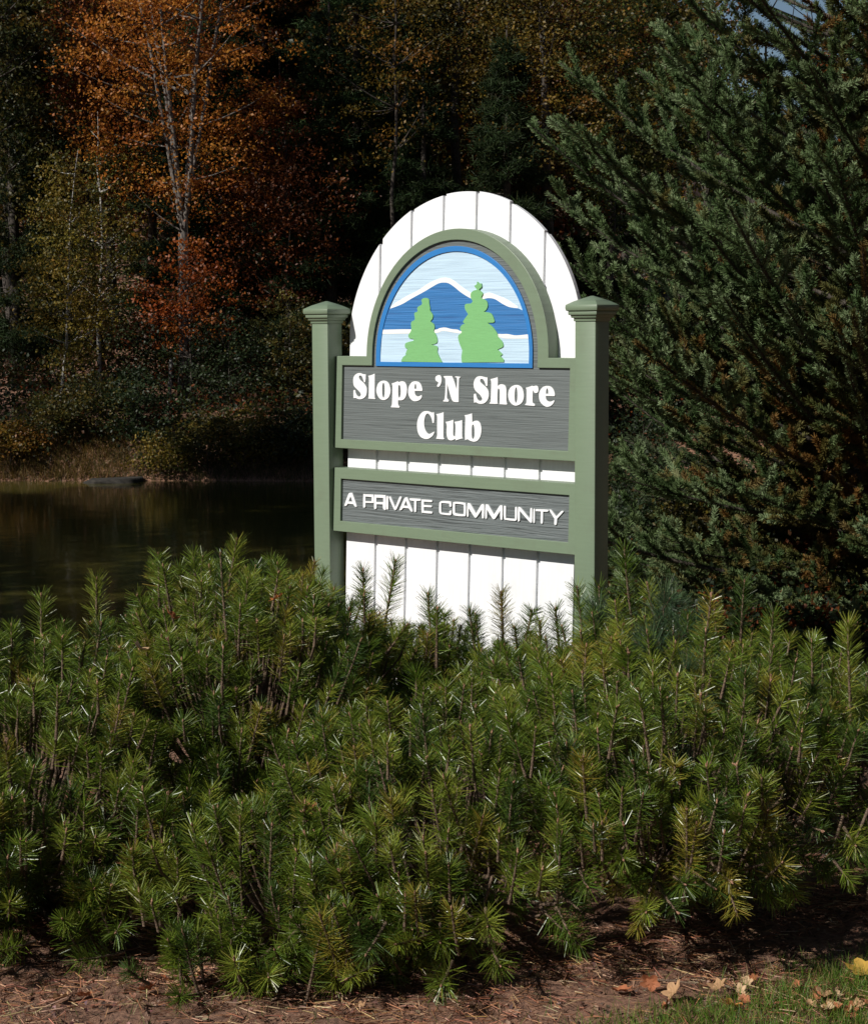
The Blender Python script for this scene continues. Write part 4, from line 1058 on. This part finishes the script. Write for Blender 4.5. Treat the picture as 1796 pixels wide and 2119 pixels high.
# trees on the pond's left bank, outside the picture, that keep the far bank in shade
for i, (s, t, k, sc) in enumerate(((29.0, -17.5, 1, 1.0), (22.5, -14.0, 2, 1.35), (19.5, -16.5, 0, 1.35),
                                   (21.0, -19.0, 2, 1.45), (16.5, -15.0, 2, 1.35))):
    o = copy_tree(protos[k])
    o.location = Vector([float(a) for a in W(s, t, float(terrain(s, t)))]); o.rotation_euler = (0, 0, i * 2.3); o.scale = (sc, sc, sc)
    tag(o, 'tall tree on the left bank of the pond, outside the photo', 'tree', 'trees on the left bank of the pond')

# unseen tall trees added around the clearing to block skylight and deepen shade
for i, (be, D, k, sc) in enumerate(((62, 17, 2, 1.3), (78, 15, 0, 1.4), (95, 15, 2, 1.5), (112, 16, 1, 1.4), (128, 16, 2, 1.5), (145, 17, 0, 1.5), (160, 16, 2, 1.6), (176, 17, 1, 1.5), (192, 18, 2, 1.5),
                                    (272, 17, 2, 1.5), (284, 19, 0, 1.5), (296, 21, 2, 1.4), (86, 22, 3, 1.6), (120, 23, 2, 1.7), (152, 24, 3, 1.7), (184, 25, 2, 1.7))):
    o = copy_tree(protos[k])
    s = 6 + D * math.cos(math.radians(be)); t = D * math.sin(math.radians(be))
    o.location = Vector([float(a) for a in W(s, t, float(terrain(s, t)))]); o.rotation_euler = (0, 0, i * 1.9); o.scale = (sc, sc, sc)
    tag(o, 'unseen tall tree added around the clearing to block skylight', 'tree', 'unseen trees added to block skylight')

# ------------------------------------------------------------------ far bank
def bushes():
    spots = [  # s, u, height, radius, colours, label
        (32.9, 350, .85, .65, YELG, 'low yellow-green bush at the waterline below the big maple'),
        (33.0, 430, 1.1, .75, OLIVE, 'olive bush on the bank just right of the big maple trunk'),
        (32.9, 505, 1.2, .70, YELG, 'sunlit yellow-green bush on the bank, tallest of the waterline bushes'),
        (32.9, 580, 1.0, .75, OLIVE, 'olive bush on the bank next to the left post'),
        (32.9, 655, 1.1, .8, DKG, 'dark bush on the bank behind the left post'),
        (33.2, 20, 0.9, .7, GOLD, 'bronze bush on the bank at the left edge'),
        (33.6, 110, 1.1, .75, OLIVE, 'olive bush around the foot of the white birch'),
        (33.7, 200, 1.2, .8, OLIVE, 'shaded bush right of the white birch'),
        (33.6, 285, 1.4, .8, DKG, 'dark bush between the birches and the maple trunk'),
        (35.0, 480, 2.1, .9, DKG, 'dark leafy bush behind the waterline bushes'),
        (35.2, 600, 2.4, 1.0, OLIVE, 'tall shaded bush left of the left post'),
    ]
    for i, (s, u, h, rad, c, lab) in enumerate(spots):
        b = broadleaf('s', h * .9, (h * .5, rad, h * .5), int(60 * rad / .7), 46, .06, c, None, .012, None, 200 + i, clr=.16, limbs=10)
        plant('bank_bush', b, s, u, lab, 'bush', 'bushes along the far bank', parts=('stems', 'foliage'))
    for i, (s, u, h, c, lab) in enumerate(((12.4, 1275, .75, OLIVE, 'scrubby olive bush just right of the right post under the spruce'),
                                          (12.9, 1390, .95, DKG, 'dark green brush under the low left branches of the spruce'),
                                          (12.2, 1510, .85, OLIVE, 'olive brush in the shade under the middle of the spruce'),
                                          (11.8, 1640, .95, OLIVE, 'olive brown brush under the spruce near the right edge'),
                                          (11.5, 1770, 1.1, RUST, 'rust coloured brush under the spruce at the right edge'),
                                          (14.5, 1330, 1.3, DKG, 'dark green brush behind the spruce and right of the sign'))):
        b = broadleaf('s', h, (h * .5, .5, h * .5), 110, 60, .035, c, None, .012, None, 250 + i, clr=.12, limbs=14)
        plant('brush', b, s, u, lab, 'bush', 'brush under the spruce', parts=('stems', 'foliage'))
    # filler undergrowth under the trees behind the sign and spruce
    for i, u in enumerate((760, 880, 1010, 1140, 1260, 1400, 1560, 1720)):
        b = broadleaf('s', 2.2, (1.1, 1.1, 1.1), 90, 42, .08, (OLIVE, DKG)[i % 2], None, .015, None, 230 + i, clr=.25, limbs=8)
        plant('bank_bush', b, 33.8 + (i % 3) * .5, u, 'shaded bush on the far bank hidden behind the sign or spruce', 'bush', 'hidden bushes on the far bank', parts=('stems', 'foliage'))


bushes()


def bank_grass():
    r = np.random.default_rng(9)
    b = Buf()
    n = 60000
    u = r.uniform(-120, 1400, n); s = 32.2 + r.random(n) * 1.9 + .15 * np.sin(u * .02)
    dens = np.where(u < 260, 1, .6); k = r.random(n) < dens
    u, s = u[k], s[k]; t = tt(u, s); z = terrain(s, t); ok = z > -1.02
    p = W(s, t, z)[ok]; n = len(p)
    d = unit(r.normal(size=(n, 3)) * .35 + np.array([0, 0, 1]))
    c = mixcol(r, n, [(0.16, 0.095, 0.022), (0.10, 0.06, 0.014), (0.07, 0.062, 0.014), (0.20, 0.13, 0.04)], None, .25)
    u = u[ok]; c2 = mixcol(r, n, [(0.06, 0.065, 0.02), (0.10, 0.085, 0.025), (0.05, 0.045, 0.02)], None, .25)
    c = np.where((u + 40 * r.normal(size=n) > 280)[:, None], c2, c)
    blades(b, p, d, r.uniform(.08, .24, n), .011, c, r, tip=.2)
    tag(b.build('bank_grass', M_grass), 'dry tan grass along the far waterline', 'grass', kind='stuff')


bank_grass()


def rock_and_snag():
    r = np.random.default_rng(3)
    import bmesh
    s, u = 32.6, 232
    bm = bmesh.new(); bmesh.ops.create_icosphere(bm, subdivisions=4, radius=1.0)
    for v in bm.verts:
        c = v.co.copy()
        f = 1 + .16 * math.sin(c.x * 3.1 + 1) * math.cos(c.y * 2.7) + .08 * math.sin(c.z * 7 + c.x * 5) + .04 * math.sin(c.x * 13 + c.y * 11)
        v.co = Vector((c.x * .60 * f, c.y * .42 * f, max(-.3, min(c.z * .2 * f, .10 + .02 * c.x))))
    me = bpy.data.meshes.new('boulder'); bm.to_mesh(me); bm.free()
    me.polygons.foreach_set('use_smooth', np.ones(len(me.polygons), bool))
    me.materials.append(bark_mat('shore_rock', (0.012, 0.010, 0.008), (0.034, 0.029, 0.022), (3, 3, 3)))
    o = bpy.data.objects.new('boulder', me); COL.objects.link(o)
    t = tt(u, s); o.location = Vector([float(a) for a in W(s, t, float(terrain(s, t)) + .12)]); o.rotation_euler = (0, 0, CAMROT)
    tag(o, 'flat-topped dark boulder at the far waterline below the birch', 'boulder')
    # broken pale snag beside the maple
    b = Buf(); k = np.linspace(0, 1, 7)[:, None]
    tube(b, np.array([0, 0, -.2]) + k * np.array([.07, 0, 1.15]), np.linspace(.05, .035, 7), 8)
    s = 35.9; t = tt(350, s)
    o = b.build('snag', M_birch, origin=(0, 0, 0), smooth=True)
    o.location = Vector([float(a) for a in W(s, t, float(terrain(s, t)))]); o.rotation_euler = (0, 0, CAMROT)
    tag(o, 'short broken pale snag just left of the big maple trunk', 'dead tree')


rock_and_snag()

# ------------------------------------------------------------------ foreground litter
def litter():
    r = np.random.default_rng(21)
    b = Buf(); n = 48000
    s = 3.9 + 2.6 * r.random(n); t = r.uniform(-1.7, 1.7, n)
    z = terrain(s, t) + .004 + .016 * r.random(n)
    lump = np.sin(s * 6 + 1) * np.sin(t * 5 + 2) + r.normal(size=n) * .6
    k = (lump > -.4)
    p = W(s[k], t[k], z[k]); n = len(p)
    a = r.uniform(0, 6.283, n)
    d = np.stack([np.cos(a), np.sin(a), r.normal(size=n) * .12], -1)
    c = mixcol(r, n, [(0.42, 0.20, 0.11), (0.28, 0.12, 0.06), (0.50, 0.33, 0.20), (0.14, 0.06, 0.035)], None, .3)
    blades(b, p, d, r.uniform(.02, .065, n), .0022, c, r, tip=.6)
    # crumbs of bark mulch
    m = 9000
    s = 3.9 + 2.2 * r.random(m); t = r.uniform(-1.7, 1.7, m)
    c = mixcol(r, m, [(0.16, 0.09, 0.06), (0.09, 0.055, 0.04), (0.30, 0.20, 0.14)], None, .3)
    leaves(b, W(s, t, terrain(s, t) + .006), r.uniform(.006, .022, m), c, r, flat=1.0, curl=.5)
    tag(b.build('pine_straw', M_straw), 'reddish pine straw and bark crumbs on the soil before the hedge', 'pine straw', kind='stuff')
    # grass at lower right
    g = Buf(); n = 95000
    s = r.uniform(3.8, 5.2, n); t = r.uniform(-.1, 2.2, n)
    edge = 0.30 + (s - 4.2) * 1.15 + .06 * np.sin(s * 13) + .05 * r.normal(size=n)
    dn = sst(0, .45, t - edge) * np.clip(.75 + .5 * np.sin(s * 17 + t * 5) * np.sin(t * 13), 0, 1)
    k = r.random(n) < dn * (s < 4.85 + .05 * np.sin(t * 9))
    s, t = s[k], t[k]; n = len(s)
    p = W(s, t, terrain(s, t)); d = unit(r.normal(size=(n, 3)) * .42 + np.array([0, 0, 1]))
    c = mixcol(r, n, [(0.11, 0.20, 0.022), (0.14, 0.24, 0.03), (0.08, 0.14, 0.02), (0.32, 0.26, 0.09)], [.35, .25, .25, .15], .25)
    blades(g, p, d, r.uniform(.025, .075, n), .0024, c, r, tip=.15, bend=.15)
    # stray blades in the soil
    m = 260; s2 = r.uniform(4.1, 4.7, m); t2 = r.uniform(-1.2, .6, m)
    blades(g, W(s2, t2, terrain(s2, t2)), unit(r.normal(size=(m, 3)) * .5 + np.array([0, 0, 1])), r.uniform(.03, .07, m), .002,
           mixcol(r, m, [(0.10, 0.17, 0.03), (0.25, 0.22, 0.10)], None, .2), r, tip=.15)
    tag(g.build('lawn_grass', M_grass), 'bright green lawn edge at the lower right corner', 'grass', kind='stuff')


litter()


def fallen_leaf(s, t, z, size, col, seed, label, group=None, tilt=None, curl=1.0):
    """lobed dry leaf, curled, with a stalk"""
    r = np.random.default_rng(seed)
    n = 24; th = np.linspace(0, 2 * np.pi, n, endpoint=False)
    lob = 0.30 + 0.20 * np.abs(np.cos(2.5 * th)) + .03 * r.normal(size=n)
    ring = np.stack([lob * np.cos(th) * 1.25, lob * np.sin(th)], -1)
    mid = ring * .5
    P2 = np.vstack([[[0, 0]], mid, ring])
    z2 = curl * (.55 * P2[:, 1]**2 * 2 + .35 * P2[:, 0]**2) + .03 * r.normal(size=len(P2))
    V = np.column_stack([P2, z2]) * size
    F3 = [[0, 1 + i, 1 + (i + 1) % n] for i in range(n)]
    F4 = [[1 + i, 1 + n + i, 1 + n + (i + 1) % n, 1 + (i + 1) % n] for i in range(n)]
    cc = np.clip(np.array(col)[None] * (.8 + .4 * r.random((len(V), 1))), .01, .9)
    b = Buf(); b.add(V, F3, cc); b.add(V, F4, cc)
    k = np.linspace(0, 1, 5)[:, None]
    tube(b, np.array([-.3, 0, 0]) * size + k * np.array([-.55, .1, .12]) * size, np.linspace(.0012, .0008, 5), 4, col=cc[0])
    o = b.build('fallen_leaf', M_straw, smooth=True, origin=(0, 0, 0))
    o.location = Vector([float(a) for a in W(s, t, z)])
    o.rotation_euler = tilt or (r.uniform(-.7, .7), r.uniform(-.7, .7), r.uniform(0, 6.28))
    tag(o, label, 'dead leaf', group)


def ground_leaf(u, v, size, col, seed, label, group=None, lift=.012, **kw):
    d = CF + CR * (u - 898) / FPX + CU * (1059.5 - v) / FPX
    k = CP[2] / -d[2]; p = CP + d * k - C0
    s, t = p @ FH, p @ RH
    fallen_leaf(s, t, float(terrain(s, t)) + lift, size, col, seed, label, group, **kw)


TAN, RED, YEL = (0.42, 0.25, 0.13), (0.36, 0.13, 0.06), (0.50, 0.30, 0.05)
ground_leaf(1785, 2030, .085, (0.42, 0.26, 0.05), 1, 'large yellow leaf in the grass at the right edge', lift=.03)
ground_leaf(1700, 2085, .055, TAN, 2, 'curled tan leaf in the grass below the yellow leaf', lift=.025)
ground_leaf(1485, 2078, .055, TAN, 3, 'upright curled tan leaf at the border of the soil and the lawn', lift=.03)
ground_leaf(1285, 2080, .05, RED, 4, 'reddish curled leaf on the soil below the middle of the hedge', lift=.02)
ground_leaf(1345, 2070, .045, RED, 5, 'narrow red-brown leaf standing up in the soil', lift=.03, tilt=(1.3, .2, .6))
ground_leaf(1395, 2090, .055, TAN, 6, 'pale tan leaf folded over a twig on the soil', lift=.03)
ground_leaf(1515, 2112, .055, (0.55, 0.22, 0.06), 7, 'orange leaf at the bottom edge right of centre', lift=.02)
ground_leaf(125, 2080, .05, TAN, 8, 'small tan leaf on the pine straw at the lower left', lift=.01)
ground_leaf(655, 2010, .05, YEL, 9, 'small ochre leaf under the lowest pine tuft', lift=.02)
rr = np.random.default_rng(66)
for q in range(26):
    ground_leaf(rr.uniform(1500, 1800), rr.uniform(2040, 2119), rr.uniform(.022, .045), [TAN, RED, (0.5, .34, .2)][q % 3], 300 + q,
                'small dry leaf among others lying in the lawn edge', 'dry leaves in the lawn edge', lift=.02)
for q in range(16):
    ground_leaf(rr.uniform(20, 1450), rr.uniform(1990, 2115), rr.uniform(.02, .045), [TAN, RED, (0.2, .1, .06)][q % 3], 400 + q,
                'small dry leaf among others lying on the pine straw', 'dry leaves on the pine straw', lift=.01)


def caught_leaf(u, v, depth, size, col, seed, label):
    p = CP + (CF + CR * (u - 898) / FPX + CU * (1059.5 - v) / FPX) * depth - C0
    fallen_leaf(p @ FH, p @ RH, p[2], size, col, seed, label, None)


caught_leaf(290, 1342, 5.22, .055, (0.55, 0.36, 0.20), 21, 'pale tan leaf caught in the top of the left hedge')
caught_leaf(635, 1673, 4.86, .06, RED, 22, 'rust-red leaf caught in the hedge left of centre')
caught_leaf(695, 1778, 4.70, .05, TAN, 23, 'tan leaf caught low in the hedge left of centre')
caught_leaf(1288, 1540, 5.0, .06, RED, 24, 'rust leaf caught in the hedge right of centre')
caught_leaf(575, 1237, 5.9, .04, (0.6, .2, .06), 25, 'orange leaf caught near the tallest candle left of the sign')
caught_leaf(355, 1275, 5.6, .05, RED, 26, 'red-brown leaf caught below the top of the left hedge')
caught_leaf(1265, 1790, 4.9, .035, TAN, 27, 'small tan leaf hanging below the hedge right of centre')


def twig(u, v, L, a, seed, label):
    d = CF + CR * (u - 898) / FPX + CU * (1059.5 - v) / FPX
    k = CP[2] / -d[2]; p = CP + d * k - C0
    s, t = p @ FH, p @ RH
    r = np.random.default_rng(seed)
    k = np.linspace(0, 1, 7)[:, None]
    P = k * np.array([L, 0, .01]) + np.cumsum(r.normal(size=(7, 3)) * L * .02, 0)
    b = Buf(); tube(b, P, np.linspace(.0035, .002, 7), 6)
    m = P[3]; tube(b, [m, m + np.array([L * .15, L * .12, .01]), m + np.array([L * .25, L * .2, .02])], [.002, .0017, .001], 5)
    o = b.build('twig', M_stem, smooth=True, origin=(0, 0, 0))
    o.location = Vector([float(x) for x in W(s, t, float(terrain(s, t)) + .012)]); o.rotation_euler = (0, 0, CAMROT + a)
    tag(o, label, 'twig')


twig(1345, 2050, .13, -.5, 1, 'thin bare twig leaning on the tan leaf below the hedge')
twig(560, 2075, .10, .3, 2, 'short twig on the sunlit pine straw left of centre')
